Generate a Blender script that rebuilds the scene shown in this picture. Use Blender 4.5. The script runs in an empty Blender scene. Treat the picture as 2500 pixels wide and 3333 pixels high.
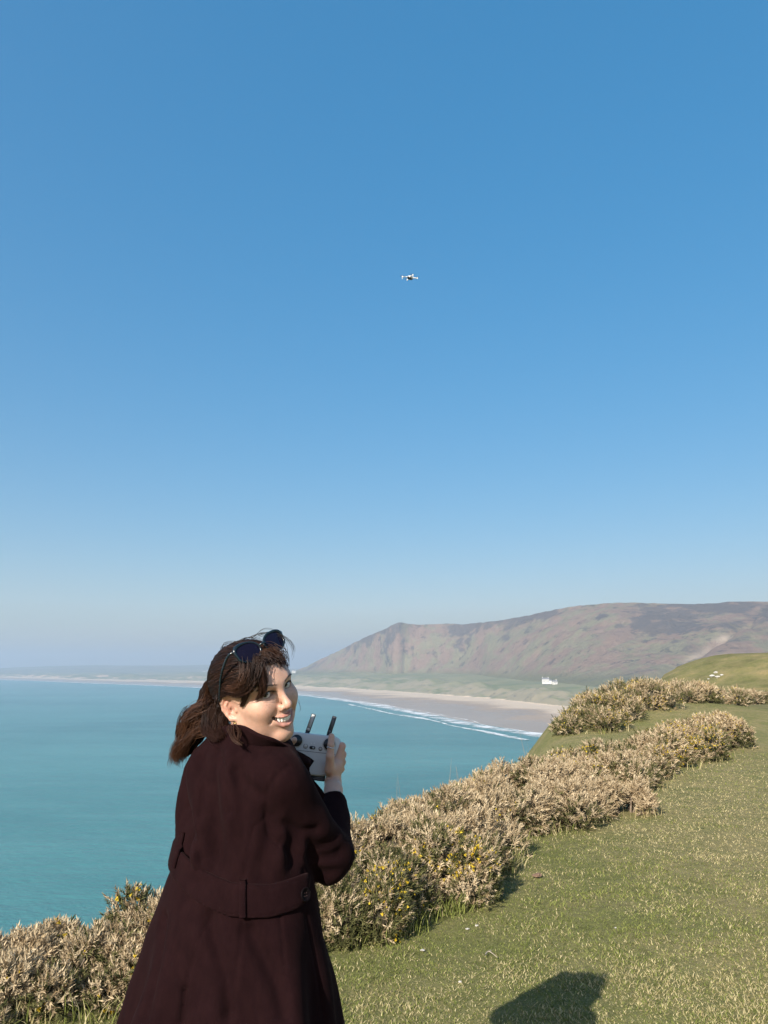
import bpy, bmesh, math, random
import numpy as np
from mathutils import Vector, Matrix

scene = bpy.context.scene
R = math.radians

# ------------------------------------------------------------------ camera
PITCH = R(11.38)
CAM = np.array([0.0, 0.0, 1.62])
FPX = 2504.0
cam_d = bpy.data.cameras.new('camera')
cam = bpy.data.objects.new('camera', cam_d)
scene.collection.objects.link(cam)
cam.location = CAM
cam.rotation_euler = (math.pi / 2 + PITCH, 0, 0)
cam_d.sensor_fit = 'VERTICAL'
cam_d.sensor_height = 24.0
cam_d.lens = 24.0 * FPX / 3333.0
cam_d.clip_start = 0.05
cam_d.clip_end = 60000
scene.camera = cam

# ------------------------------------------------------------------ light
SUN_EL = R(29.0)
SUN_AZ = R(180 + 28.0)          # compass angle from +Y, clockwise: behind the camera, to its left
world = bpy.data.worlds.new('World')
scene.world = world
world.use_nodes = True
wn = world.node_tree
wn.nodes.clear()
sky = wn.nodes.new('ShaderNodeTexSky')
sky.sky_type = 'NISHITA'
sky.sun_disc = False
sky.sun_elevation = SUN_EL
sky.sun_rotation = SUN_AZ
sky.altitude = 60
sky.air_density = 1.0
sky.dust_density = 2.0
sky.ozone_density = 2.0
bgn = wn.nodes.new('ShaderNodeBackground')
bgn.inputs['Strength'].default_value = 0.15
wo = wn.nodes.new('ShaderNodeOutputWorld')
gam = wn.nodes.new('ShaderNodeGamma')
gam.inputs[1].default_value = 0.44
hsv = wn.nodes.new('ShaderNodeHueSaturation')
hsv.inputs['Hue'].default_value = 0.493
hsv.inputs['Saturation'].default_value = 2.38
wn.links.new(sky.outputs[0], gam.inputs[0])
wn.links.new(gam.outputs[0], hsv.inputs['Color'])
tnt = wn.nodes.new('ShaderNodeMixRGB')
tnt.blend_type = 'MULTIPLY'
tnt.inputs[0].default_value = 1.0
tnt.inputs[2].default_value = (1.0, 0.975, 1.03, 1)
wn.links.new(hsv.outputs[0], tnt.inputs[1])
wn.links.new(tnt.outputs[0], bgn.inputs[0])
wn.links.new(bgn.outputs[0], wo.inputs[0])

sun_d = bpy.data.lights.new('sun', 'SUN')
sun_d.energy = 3.65
sun_d.angle = R(0.5)
sun_d.color = (1.0, 0.94, 0.85)
sun = bpy.data.objects.new('sun', sun_d)
scene.collection.objects.link(sun)
to_sun = Vector((math.sin(SUN_AZ) * math.cos(SUN_EL), math.cos(SUN_AZ) * math.cos(SUN_EL), math.sin(SUN_EL)))
sun.rotation_euler = to_sun.to_track_quat('Z', 'Y').to_euler()
sun.location = (-5, -10, 30)

scene.view_settings.view_transform = 'Standard'
scene.view_settings.look = 'None'
scene.view_settings.exposure = 1.25
scene.view_settings.gamma = 1.0
scene.view_settings.use_curve_mapping = False
scene.render.engine = 'CYCLES'
scene.cycles.use_denoising = True
scene.cycles.max_bounces = 8
scene.cycles.volume_bounces = 2
scene.cycles.transparent_max_bounces = 16
scene.cycles.caustics_reflective = False
scene.cycles.caustics_refractive = False

# ------------------------------------------------------------------ helpers
rng = np.random.default_rng(7)
random.seed(7)
cp, sp = math.cos(PITCH), math.sin(PITCH)


def at(px, py, y):
    """World point on the line of sight of photograph pixel (px, py), at forward distance y."""
    u = (px - 1250.0) / FPX
    v = (1666.5 - py) / FPX
    d = np.array([u, cp - v * sp, sp + v * cp])
    return CAM + d * (y / d[1])


def at_z(px, py, z):
    u = (px - 1250.0) / FPX
    v = (1666.5 - py) / FPX
    d = np.array([u, cp - v * sp, sp + v * cp])
    return CAM + d * ((z - CAM[2]) / d[2])


def xr(px, py=2200):
    """x / y ratio of a pixel column near the horizon."""
    v = (1666.5 - py) / FPX
    return ((px - 1250.0) / FPX) / (cp - v * sp)


def smooth(a, b, x):
    t = np.clip((x - a) / (b - a), 0, 1)
    return t * t * (3 - 2 * t)


def _hash(ix, iy, iz, seed):
    n = (ix.astype(np.int64) * 374761393 + iy.astype(np.int64) * 668265263 + iz.astype(np.int64) * 2147483647 + seed * 1274126177) & 0xFFFFFFFF
    n = ((n ^ (n >> 13)) * 1274126177) & 0xFFFFFFFF
    n = n ^ (n >> 16)
    return (n & 0xFFFFFF) / float(0xFFFFFF)


def vnoise(p, seed=0):
    """Smooth value noise in [-1, 1] at points p (..., 3)."""
    p = np.asarray(p, dtype=float)
    i = np.floor(p).astype(np.int64)
    f = p - i
    f = f * f * f * (f * (f * 6 - 15) + 10)
    o = 0
    for dx in (0, 1):
        wx = f[..., 0] if dx else 1 - f[..., 0]
        for dy in (0, 1):
            wy = f[..., 1] if dy else 1 - f[..., 1]
            for dz in (0, 1):
                wz = f[..., 2] if dz else 1 - f[..., 2]
                o = o + wx * wy * wz * _hash(i[..., 0] + dx, i[..., 1] + dy, i[..., 2] + dz, seed)
    return o * 2 - 1


def fbm(p, octaves=4, seed=0, gain=0.5):
    p = np.asarray(p, dtype=float)
    o = 0
    a = 1.0
    for k in range(octaves):
        o = o + a * vnoise(p * (2.03 ** k) + 17.3 * k, seed + k)
        a *= gain
    return o


def p2(x, y, z=0.0):
    x, y = np.broadcast_arrays(np.asarray(x, float), np.asarray(y, float))
    return np.stack([x, y, np.zeros_like(x) + z], -1)


def new_mesh(name, verts, faces, smooth_shade=True):
    """Fast mesh from numpy arrays: faces is (n, 3) or (n, 4) or a list of such arrays or a plain list."""
    me = bpy.data.meshes.new(name)
    verts = np.asarray(verts, dtype=np.float32).reshape(-1, 3)
    if isinstance(faces, np.ndarray):
        faces = [faces]
    if faces and isinstance(faces[0], np.ndarray) and faces[0].ndim == 2:
        loops = np.concatenate([f.ravel() for f in faces]).astype(np.int32)
        sizes = np.concatenate([np.full(len(f), f.shape[1]) for f in faces]).astype(np.int32)
    else:
        loops = np.array([i for f in faces for i in f], dtype=np.int32)
        sizes = np.array([len(f) for f in faces], dtype=np.int32)
    starts = np.concatenate([[0], np.cumsum(sizes)[:-1]]).astype(np.int32)
    me.vertices.add(len(verts))
    me.vertices.foreach_set('co', verts.ravel())
    me.loops.add(len(loops))
    me.loops.foreach_set('vertex_index', loops)
    me.polygons.add(len(sizes))
    me.polygons.foreach_set('loop_start', starts)
    me.polygons.foreach_set('loop_total', sizes)
    me.polygons.foreach_set('use_smooth', np.full(len(sizes), smooth_shade))
    me.update(calc_edges=True)
    me.validate()
    return me


def link(name, data, mat=None, parent=None, **props):
    o = bpy.data.objects.new(name, data)
    scene.collection.objects.link(o)
    if mat is not None and data is not None:
        data.materials.append(mat)
    if parent is not None:
        o.parent = parent
    for k, v in props.items():
        o[k] = v
    return o


def mesh_obj(name, verts, faces, mat, parent=None, smooth_shade=True, **props):
    return link(name, new_mesh(name, verts, faces, smooth_shade), mat, parent, **props)


def empty(name, loc=(0, 0, 0), **props):
    o = bpy.data.objects.new(name, None)
    o.empty_display_size = 0.1
    o.location = loc
    scene.collection.objects.link(o)
    for k, v in props.items():
        o[k] = v
    return o


def grid_faces(nr, nc):
    i = np.arange(nr - 1)[:, None] * nc + np.arange(nc - 1)[None, :]
    return np.stack([i, i + 1, i + nc + 1, i + nc], -1).reshape(-1, 4)


def color_attr(me, name, rgb):
    """Per-point colour attribute from an (n, 3) array."""
    a = me.color_attributes.new(name, 'FLOAT_COLOR', 'POINT')
    c = np.ones((len(me.vertices), 4), dtype=np.float32)
    c[:, :rgb.shape[1]] = rgb
    a.data.foreach_set('color', c.ravel())


class NT:
    """Small wrapper to write node materials compactly."""

    def __init__(self, name):
        self.m = bpy.data.materials.new(name)
        self.m.use_nodes = True
        self.t = self.m.node_tree
        self.t.nodes.clear()
        self.out = self.t.nodes.new('ShaderNodeOutputMaterial')

    def n(self, typ, **kw):
        nd = self.t.nodes.new('ShaderNode' + typ)
        ins = kw.pop('ins', {})
        for k, v in kw.items():
            setattr(nd, k, v)
        for k, v in ins.items():
            self.set(nd.inputs[k], v)
        return nd

    def set(self, sock, v):
        if isinstance(v, bpy.types.NodeSocket):
            self.t.links.new(v, sock)
        elif isinstance(v, tuple) and len(v) == 3 and sock.type == 'RGBA':
            sock.default_value = (*v, 1)
        else:
            sock.default_value = v

    def noise(self, vec, scale, detail=4, rough=0.55, dist=0.0):
        nd = self.n('TexNoise', ins={'Scale': scale, 'Detail': detail, 'Roughness': rough, 'Distortion': dist})
        if vec is not None:
            self.set(nd.inputs['Vector'], vec)
        return nd.outputs['Fac']

    def ramp(self, fac, stops, interp='LINEAR'):
        nd = self.n('ValToRGB')
        nd.color_ramp.interpolation = interp
        e = nd.color_ramp.elements
        while len(e) < len(stops):
            e.new(0.5)
        for el, (pos, col) in zip(e, stops):
            el.position = pos
            el.color = (*col, 1) if isinstance(col, tuple) else (col, col, col, 1)
        self.set(nd.inputs[0], fac)
        return nd.outputs[0]

    def mix(self, fac, a, b, blend='MIX'):
        nd = self.n('MixRGB', blend_type=blend)
        self.set(nd.inputs[0], fac)
        self.set(nd.inputs[1], a)
        self.set(nd.inputs[2], b)
        return nd.outputs[0]

    def math(self, op, a, b=0.5, clamp=False):
        nd = self.n('Math', operation=op, use_clamp=clamp)
        self.set(nd.inputs[0], a)
        self.set(nd.inputs[1], b)
        return nd.outputs[0]

    def maprange(self, v, a, b, c=0.0, d=1.0):
        nd = self.n('MapRange', ins={'From Min': a, 'From Max': b, 'To Min': c, 'To Max': d})
        self.set(nd.inputs[0], v)
        return nd.outputs[0]

    def pos(self):
        return self.n('NewGeometry').outputs['Position']

    def obj(self):
        return self.n('TexCoord').outputs['Object']

    def xyz(self, v):
        nd = self.n('SeparateXYZ')
        self.set(nd.inputs[0], v)
        return nd.outputs

    def vscale(self, v, s):
        nd = self.n('Mapping')
        nd.inputs['Scale'].default_value = s
        self.set(nd.inputs[0], v)
        return nd.outputs[0]

    def bump(self, h, strength=0.3, dist=0.01, normal=None):
        nd = self.n('Bump', ins={'Strength': strength, 'Distance': dist})
        self.set(nd.inputs['Height'], h)
        if normal is not None:
            self.set(nd.inputs['Normal'], normal)
        return nd.outputs[0]

    def attr(self, name):
        return self.n('Attribute', attribute_name=name).outputs['Color']

    def bsdf(self, color, rough=0.7, normal=None, **ins):
        nd = self.n('BsdfPrincipled')
        self.set(nd.inputs['Base Color'], color)
        self.set(nd.inputs['Roughness'], rough)
        if normal is not None:
            self.set(nd.inputs['Normal'], normal)
        for k, v in ins.items():
            self.set(nd.inputs[k.replace('_', ' ')], v)
        self.t.links.new(nd.outputs[0], self.out.inputs[0])
        return nd


def plain(name, color, rough=0.6, noise_amt=0.12, scale=40, **ins):
    t = NT(name)
    f = t.noise(t.obj(), scale)
    c2 = tuple(max(0, c * (1 - noise_amt)) for c in color)
    c1 = tuple(min(1, c * (1 + noise_amt)) for c in color)
    t.bsdf(t.ramp(f, [(0.3, c2), (0.7, c1)]), rough, **ins)
    return t.m

# ================================================================== SETTING: sea, shore, hills
SEA_Z = -58.4


def lerp_cols(xs, cols, tab):
    a = np.array(sorted(tab))
    return np.stack([np.interp(xs, a[:, 0], a[:, k]) for k in range(1, a.shape[1])], -1)


def box_smooth(a, n, axis=0):
    k = np.ones(n) / n
    pad = [(0, 0)] * a.ndim
    pad[axis] = (n // 2, n - 1 - n // 2)
    b = np.pad(a, pad, mode='edge')
    return np.apply_along_axis(lambda v: np.convolve(v, k, 'valid'), axis, b)


# stations of the bay, each a bearing (as the photograph column it lies in) with distances in metres
# column: water's edge | back of beach | cliff edge dist, z | foot of hill dist, z
SHORE = [
    (4200, 330, 560, 640, -40, 760, -26),
    (3300, 400, 650, 760, -41, 880, -27),
    (2500, 475, 800, 930, -42, 1080, -27),
    (2200, 545, 910, 1050, -43, 1200, -29),
    (1900, 640, 1066, 1180, -42.5, 1380, -30),
    (1790, 691, 1180, 1330, -39, 1520, -27),
    (1600, 800, 1385, 1580, -34, 1880, -21),
    (1500, 880, 1500, 1800, -32, 2110, -18.5),
    (1316, 1110, 1771, 2080, -30, 2330, -16),
    (1250, 1214, 1880, 2200, -28.5, 2400, -16),
    (1100, 1480, 2090, 2420, -28, 2650, -19),
    (973, 1760, 2283, 2640, -33, 2900, -25),
    (800, 2050, 2700, 3200, -37, 3800, -32),
    (640, 2350, 3088, 3900, -40, 4900, -36),
    (330, 2880, 3525, 4020, -44, 5000, -40),
    (0, 3700, 4500, 4780, -46, 5400, -40),
    (-500, 5600, 6500, 6900, -46, 7600, -40),
    (-1100, 7600, 8500, 8900, -46, 9500, -40),
]
cols = np.concatenate([np.linspace(-1100, 700, 120), np.linspace(706, 2500, 240), np.linspace(2520, 4200, 30)])
st = lerp_cols(cols, None, SHORE)
st = box_smooth(st, 15)
ratio = (cols - 1250) / FPX / (cp + 0.213 * sp)
prof = []
nper = [6, 20, 36, 50, 10]
Wd, Sd, Cd, Cz, Td, Tz = st.T
rails = [(Wd - 60, np.full_like(Wd, -60.5)), (Wd, np.full_like(Wd, SEA_Z - 0.1)), (Sd, np.full_like(Sd, -55.2)), (Cd, Cz), (Td, Tz), (Td + 900, Tz + 2)]
for k in range(5):
    (d0, z0), (d1, z1) = rails[k], rails[k + 1]
    t = np.linspace(0, 1, nper[k], endpoint=(k == 4))[:, None]
    zz = t
    if k == 2:
        zz = smooth(0, 0.8, t)
    prof.append(np.stack([d0 + (d1 - d0) * t, z0 + (z1 - z0) * zz, np.full_like(d0 + 0 * t, k) + t], -1))
G = np.concatenate(prof, 0)                       # (profile, columns, [dist, z, param])
x = G[..., 0] * ratio[None, :]
y = G[..., 0]
z = G[..., 1].copy()
par = G[..., 2]
face_mask = smooth(2.0, 2.25, par) * (1 - smooth(2.85, 3.15, par))
n1 = fbm(p2(x, y) / 90.0, 4, 11)
n2 = fbm(p2(x, y) / 25.0, 3, 12)
z += face_mask * (n1 * 6 + n2 * 3.0)
terr = smooth(2.9, 3.2, par)
z += terr * (fbm(p2(x, y) / 160.0, 3, 13) * 2.2)
z += smooth(1.0, 1.6, par) * (1 - face_mask) * (1 - terr) * fbm(p2(x, y) / 60.0, 3, 14) * 0.5
# low dunes at the far end of the bay
dune = (1 - smooth(650, 1000, cols))[None, :] * smooth(2.1, 2.6, par)
z += dune * (fbm(p2(x, y) / 140.0, 4, 15) * 5 + 1)

t = NT('shore_ground')
P = t.pos()
zc = t.xyz(P)[2]
nz = t.noise(P, 0.012, 5, 0.6)
nf = t.noise(P, 0.07, 5, 0.65)
sand_dry = t.mix(nf, (0.50, 0.385, 0.265), (0.60, 0.475, 0.34))
sand_wet = t.mix(nz, (0.29, 0.215, 0.15), (0.38, 0.285, 0.20))
zs = t.math('ADD', zc, t.maprange(nz, 0.3, 0.7, -0.5, 0.5))
sand = t.mix(t.maprange(zs, -56.5, -55.7), sand_wet, sand_dry)
green = t.mix(t.ramp(nz, [(0.42, 0.0), (0.58, 1.0)]), (0.115, 0.135, 0.045), (0.20, 0.19, 0.085))
earth = t.mix(nf, (0.17, 0.155, 0.085), (0.27, 0.22, 0.14))
up = t.xyz(t.n('NewGeometry').outputs['Normal'])[2]
flat = t.maprange(up, 0.93, 0.985)
veg = t.mix(t.math('MULTIPLY', flat, t.maprange(nf, 0.25, 0.5)), earth, green)
veg = t.mix(t.ramp(t.noise(P, 0.05, 6, 0.75), [(0.58, 0.0), (0.63, 0.8)]), veg, (0.075, 0.072, 0.045))
dsand = t.mix(t.math('MULTIPLY', t.ramp(t.noise(P, 0.011, 4), [(0.56, 0.0), (0.62, 1.0)]), t.maprange(zc, -36, -42)), veg, (0.50, 0.36, 0.24))
veg = t.mix(t.math('MAXIMUM', t.maprange(zc, -38, -34), t.maprange(t.xyz(P)[0], -500, -150)), dsand, veg)
col = t.mix(t.maprange(t.math('ADD', zc, t.maprange(nf, 0.2, 0.8, -1.2, 1.2)), -54.6, -53.4), sand, veg)
t.bsdf(col, t.maprange(zs, -57.4, -56.4, 0.28, 0.95), Specular_IOR_Level=0.3)
M_shore = t.m
mesh_obj('beach_and_fields', np.stack([x, y, z], -1), grid_faces(*x.shape), M_shore, kind='structure',
         label='wide sandy beach below a low grassy terrace curving round the bay')

# ---- the long hill above the beach
HILL = [  # column, foot dist, foot z, ridge dist, ridge z
    (915, 3150, -30, 3300, -28),
    (960, 2960, -26, 3200, -16),
    (1000, 2850, -24, 3120, 4),
    (1050, 2740, -22, 3000, 35),
    (1100, 2650, -19, 2850, 58),
    (1150, 2560, -18, 2720, 84),
    (1200, 2480, -17, 2560, 103),
    (1250, 2400, -16, 2450, 117),
    (1275, 2370, -16, 2390, 126),
    (1300, 2345, -16, 2380, 138),
    (1325, 2330, -16, 2400, 134),
    (1350, 2290, -16, 2420, 131),
    (1420, 2210, -17, 2420, 133),
    (1500, 2110, -18.5, 2360, 128.5),
    (1560, 2000, -19.5, 2280, 129),
    (1590, 1900, -20, 2200, 126.5),
    (1650, 1800, -21, 2150, 131),
    (1700, 1680, -22, 2080, 133),
    (1770, 1560, -25, 2000, 140),
    (1850, 1440, -28, 1930, 148),
    (1900, 1380, -30, 1890, 149),
    (2000, 1310, -30, 1830, 151),
    (2100, 1250, -29, 1800, 149),
    (2250, 1170, -29, 1760, 143),
    (2400, 1110, -28, 1720, 144),
    (2500, 1080, -27, 1700, 142),
    (2800, 1000, -27, 1640, 138),
    (3300, 880, -27, 1560, 125),
    (4200, 760, -26, 1450, 100),
]
hc = np.concatenate([np.linspace(915, 2500, 400), np.linspace(2505, 4200, 60)])
hs = lerp_cols(hc, None, HILL)
hs = box_smooth(hs, 7)
Fd, Fz, Rd, Rz = hs.T
Fd = np.minimum(Fd, Rd - 60)
hr = (hc - 1250) / FPX / (cp + 0.2 * sp)
tt = np.concatenate([np.linspace(-0.06, 0, 4, endpoint=False), np.linspace(0, 1, 120), np.linspace(1.02, 1.8, 30)])
T_ = tt[:, None]
dist = Fd + (Rd - Fd) * T_
prf = np.where(T_ < 0, T_ * 0.6, 0)
conv = 0.93 * T_ + 0.07 * (1 - (1 - np.clip(T_, 0, 1)) ** 2)
prf = np.where(T_ <= 1, np.where(T_ < 0, T_ * 0.6, conv - 0.06 * np.sin(np.pi * np.clip(T_ * 1.6, 0, 1)) ), 1 - 0.9 * np.clip(T_ - 1, 0, 1) ** 1.5 * 0.6)
prf = np.where(T_ < 0, T_ * 0.6, prf)
z = Fz + (Rz - Fz) * prf
x = dist * hr
y = dist
amp = np.sin(np.pi * np.clip(T_ / 1.02, 0, 1)) ** 0.7 * smooth(0, 90, Rz - Fz)
q = p2(x, y)
gul = np.abs(fbm(p2((x + 0.4 * y) / 170.0, (y - 0.4 * x) / 380.0, 1.0), 4, 31))
z = z + amp * (-16 * (1 - smooth(0.0, 0.5, gul)) * 0.45 + 12 * fbm(q / 210.0, 4, 32) + 4.0 * fbm(q / 55.0, 3, 33)) + 1.3 * fbm(q / 22.0, 2, 34) * smooth(0.02, 0.2, T_)
# a spur that runs down towards the near headland
sx, sy = at(2440, 2080, 1500)[:2], at(2060, 2230, 1250)[:2]
ab = sy - sx
tpar = np.clip(((x - sx[0]) * ab[0] + (y - sx[1]) * ab[1]) / (ab @ ab), 0, 1)
dsp = np.hypot(x - sx[0] - tpar * ab[0], y - sx[1] - tpar * ab[1])
side = np.sign((x - sx[0]) * ab[1] - (y - sx[1]) * ab[0])
z = z - 14 * np.exp(-(dsp / 22) ** 2) + 9 * np.exp(-((dsp - 45) / 35) ** 2) * (side < 0)

t = NT('hill_ground')
P = t.pos()
X, Y, Z = t.xyz(P)[:3]
big = t.noise(P, 0.0045, 6, 0.62, 0.3)
mid = t.noise(P, 0.016, 7, 0.7, 0.4)
fine = t.noise(P, 0.075, 8, 0.8)
brack = t.mix(t.ramp(fine, [(0.32, 0.0), (0.68, 1.0)]), (0.175, 0.112, 0.078), (0.29, 0.195, 0.135))
grs = t.mix(t.ramp(fine, [(0.35, 0.0), (0.65, 1.0)]), (0.165, 0.15, 0.078), (0.25, 0.22, 0.13))
heath = t.mix(t.ramp(fine, [(0.35, 0.0), (0.65, 1.0)]), (0.078, 0.064, 0.054), (0.130, 0.102, 0.082))
base = t.mix(t.ramp(mid, [(0.46, 0.0), (0.55, 1.0)]), brack, grs)
hsel = t.math('ADD', t.math('MULTIPLY', t.maprange(Z, -10, 150, -0.07, 0.05), 1.0), big)
hm = t.ramp(t.math('ADD', hsel, t.maprange(mid, 0.2, 0.8, -0.12, 0.12)), [(0.53, 0.0), (0.575, 1.0)])
c = t.mix(hm, base, heath)
scrub = t.ramp(t.noise(P, 0.03, 6, 0.75), [(0.57, 0.0), (0.61, 0.75)])
c = t.mix(scrub, c, (0.05, 0.042, 0.034))
low = t.maprange(t.math('ADD', Z, t.maprange(mid, 0.2, 0.8, -14, 14)), -6, -20)
c = t.mix(t.math('MULTIPLY', low, 0.8), c, (0.135, 0.14, 0.055))
rock = t.ramp(t.noise(P, 0.055, 5, 0.7), [(0.745, 0.0), (0.765, 1.0)])
c = t.mix(t.math('MULTIPLY', rock, t.maprange(Z, 60, 110)), c, (0.45, 0.40, 0.34))
scar = t.math('MULTIPLY', t.xyz(t.attr('scar'))[0], t.ramp(mid, [(0.40, 0.25), (0.55, 1.0)]))
c = t.mix(scar, c, (0.46, 0.36, 0.26))
t.bsdf(c, 0.95, t.bump(fine, 1.0, 9.0), Specular_IOR_Level=0.15)
hill_obj = mesh_obj('hill', np.stack([x, y, z], -1), grid_faces(*x.shape), t.m, kind='structure',
         label='long brown hill of bracken and heather above the beach')
scar = np.exp(-((dsp - 10) / 9.0) ** 2) * smooth(0.12, 0.2, tpar) * (1 - smooth(0.45, 0.62, tpar))
color_attr(hill_obj.data, 'scar', np.repeat(scar.reshape(-1, 1), 3, axis=1))
from mathutils.bvhtree import BVHTree
hill_bvh = BVHTree.FromPolygons([Vector(v) for v in np.stack([x, y, z], -1).reshape(-1, 3)], [tuple(f) for f in grid_faces(*x.shape)])

# ---- far low hills beyond the dunes
fc = np.linspace(-1100, 1500, 240)
fr = (fc - 1250) / FPX / (cp + 0.2 * sp)
fd = np.linspace(4700, 9000, 60)[:, None]
top = np.interp(fc, [-1100, -500, 0, 200, 330, 640, 760, 900, 1100, 1500], [-38, -28, -12, 2, 9, 11, 2, -14, -22, -22])
bell = smooth(4800, 6800, fd) * (1 - 0.35 * smooth(7200, 9000, fd))
x = fd * fr
y = fd + 0 * x
z = -44 + (top + 44) * bell + bell * 9 * fbm(p2(x, y) / 700.0, 4, 41) + 2.5 * fbm(p2(x, y) / 150.0, 3, 42)
t = NT('far_hill_ground')
P = t.pos()
f1 = t.noise(P, 0.004, 5, 0.65)
f2 = t.noise(P, 0.02, 5, 0.65)
c = t.mix(t.ramp(f1, [(0.42, 0.0), (0.58, 1.0)]), (0.085, 0.105, 0.05), (0.19, 0.17, 0.09))
c = t.mix(t.ramp(f2, [(0.58, 0.0), (0.63, 1.0)]), c, (0.03, 0.04, 0.025))
t.bsdf(c, 0.95, Specular_IOR_Level=0.1)
mesh_obj('far_hills', np.stack([x, y, z], -1), grid_faces(*x.shape), t.m, kind='structure',
         label='low hazy hills beyond the dunes at the far end of the bay')

# ---- sea
t = NT('sea_water')
P = t.pos()
w1 = t.noise(t.vscale(P, (0.05, 0.09, 0.05)), 1.0, 6, 0.6, 0.2)
w2 = t.noise(t.vscale(P, (0.28, 0.55, 0.3)), 1.0, 5, 0.65)
deep = t.noise(t.vscale(P, (0.0022, 0.0055, 1)), 1.0, 5, 0.6, 0.6)
c = t.mix(t.ramp(deep, [(0.35, 0.0), (0.65, 1.0)]), (0.030, 0.150, 0.150), (0.062, 0.215, 0.208))
streak = t.noise(t.vscale(P, (0.012, 0.05, 1)), 1.0, 5, 0.7, 0.3)
c = t.mix(t.ramp(streak, [(0.48, 0.0), (0.70, 0.6)]), c, (0.075, 0.225, 0.22))
h = t.math('ADD', t.math('MULTIPLY', w1, 1.6), t.math('MULTIPLY', w2, 0.8))
t.bsdf(c, 0.26, t.bump(h, 0.8, 1.0), IOR=1.33, Specular_IOR_Level=0.4)
gx = np.concatenate([np.linspace(-14000, -600, 30), np.linspace(-580, 600, 60), np.linspace(700, 3000, 12)])
gy = np.concatenate([np.linspace(-3000, 0, 10), np.linspace(20, 1400, 60), np.linspace(1500, 12000, 40)])
X, Y = np.meshgrid(gx, gy)
mesh_obj('sea', np.stack([X, Y, np.full_like(X, SEA_Z)], -1), grid_faces(*X.shape), t.m, kind='structure',
         label='calm turquoise sea filling the bay')

# ---- surf along the water's edge
t = NT('foam')
P = t.pos()
a = t.noise(t.vscale(P, (0.035, 0.05, 1)), 1.0, 6, 0.7)
edge = t.attr('edge')
al = t.ramp(t.math('MULTIPLY', t.maprange(a, 0.30, 0.62), t.xyz(edge)[0]), [(0.15, 0.0), (0.75, 0.92)])
bs = t.bsdf((0.74, 0.75, 0.74), 0.85)
t.set(bs.inputs['Alpha'], al)
M_foam = t.m
pw = np.stack([Wd * ratio, Wd], -1)
s_len = np.concatenate([[0], np.cumsum(np.hypot(*np.diff(pw, axis=0).T))])
vs, fs, es, off = [], [], [], 0
for (o0, wd, lo, hi, seed, thr) in [(-5, 17, 620, 2300, 1, -0.2), (-34, 7, 1200, 1830, 2, 0.4), (9, 2.0, 700, 2300, 4, 0.2),
                                    (-14, 20, -700, 760, 5, -0.35)]:
    m = (cols >= lo) & (cols <= hi)
    s = np.linspace(s_len[m].min(), s_len[m].max(), 700)
    cx = np.interp(s, s_len, pw[:, 0])
    cy = np.interp(s, s_len, pw[:, 1])
    tx, ty = np.gradient(cx), np.gradient(cy)
    ln = np.hypot(tx, ty)
    nx, ny = -ty / ln, tx / ln
    flip = np.where(ny < 0, -1, 1)
    nx, ny = nx * flip, ny * flip
    wob = 7 * fbm(p2(s / 140.0, s * 0 + seed * 7), 3, 50 + seed)
    k = np.linspace(-1, 1, 7)[:, None]
    wloc = wd * np.clip(0.95 + 0.55 * fbm(p2(s / 75.0, s * 0 + seed * 3), 3, 60 + seed) - thr * 0.3, 0.0, 1.8)
    oo = o0 + wob + k * wloc
    X = cx + nx * oo
    Y = cy + ny * oo
    Zz = SEA_Z + 0.12 + 0.02 * seed + 0.5 * (1 - np.abs(k)) + np.clip(oo, 0, 99) * 0.012
    vs.append(np.stack([X, Y, Zz + 0 * X], -1).reshape(-1, 3))
    es.append(((1 - np.abs(k)) ** 0.6 * np.clip(1.0 * (wloc > 0.08 * wd), 0, 1)).reshape(-1))
    fs.append(grid_faces(7, len(s)) + off)
    off += 7 * len(s)
surf = mesh_obj('surf', np.concatenate(vs), [np.concatenate(fs)], M_foam, kind='stuff',
                label='white surf breaking in lines along the beach')
e = np.concatenate(es)
color_attr(surf.data, 'edge', np.stack([e, e, e], -1))

# ================================================================== the clifftop we stand on
EDGE = np.array([(-60, -40), (-22, -10), (-9, -1.5), (-4.2, 2.4), (-2.5, 4.05), (-1.7, 4.7), (-1.0, 5.45), (-0.3, 6.6), (0.5, 8.2), (1.7, 10.3), (2.9, 12.6), (4.0, 15.5),
                 (4.8, 19.5), (5.9, 24), (8.6, 30), (13.5, 42), (22, 63), (29, 78), (33, 90), (37, 104), (46, 118), (60, 130), (95, 146), (160, 160), (420, 180)], float)


def edge_sd(x, y):
    """Signed distance to the cliff edge, positive on the land side."""
    best = np.full(np.shape(x), 1e9)
    sgn = np.ones(np.shape(x))
    for a, b in zip(EDGE[:-1], EDGE[1:]):
        ab = b - a
        tp = np.clip(((x - a[0]) * ab[0] + (y - a[1]) * ab[1]) / (ab @ ab), 0, 1)
        dx, dy = x - a[0] - tp * ab[0], y - a[1] - tp * ab[1]
        d = np.hypot(dx, dy)
        s = np.where(ab[0] * dy - ab[1] * dx > 0, -1.0, 1.0)
        m = d < best
        best = np.where(m, d, best)
        sgn = np.where(m, s, sgn)
    return best * sgn


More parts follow.
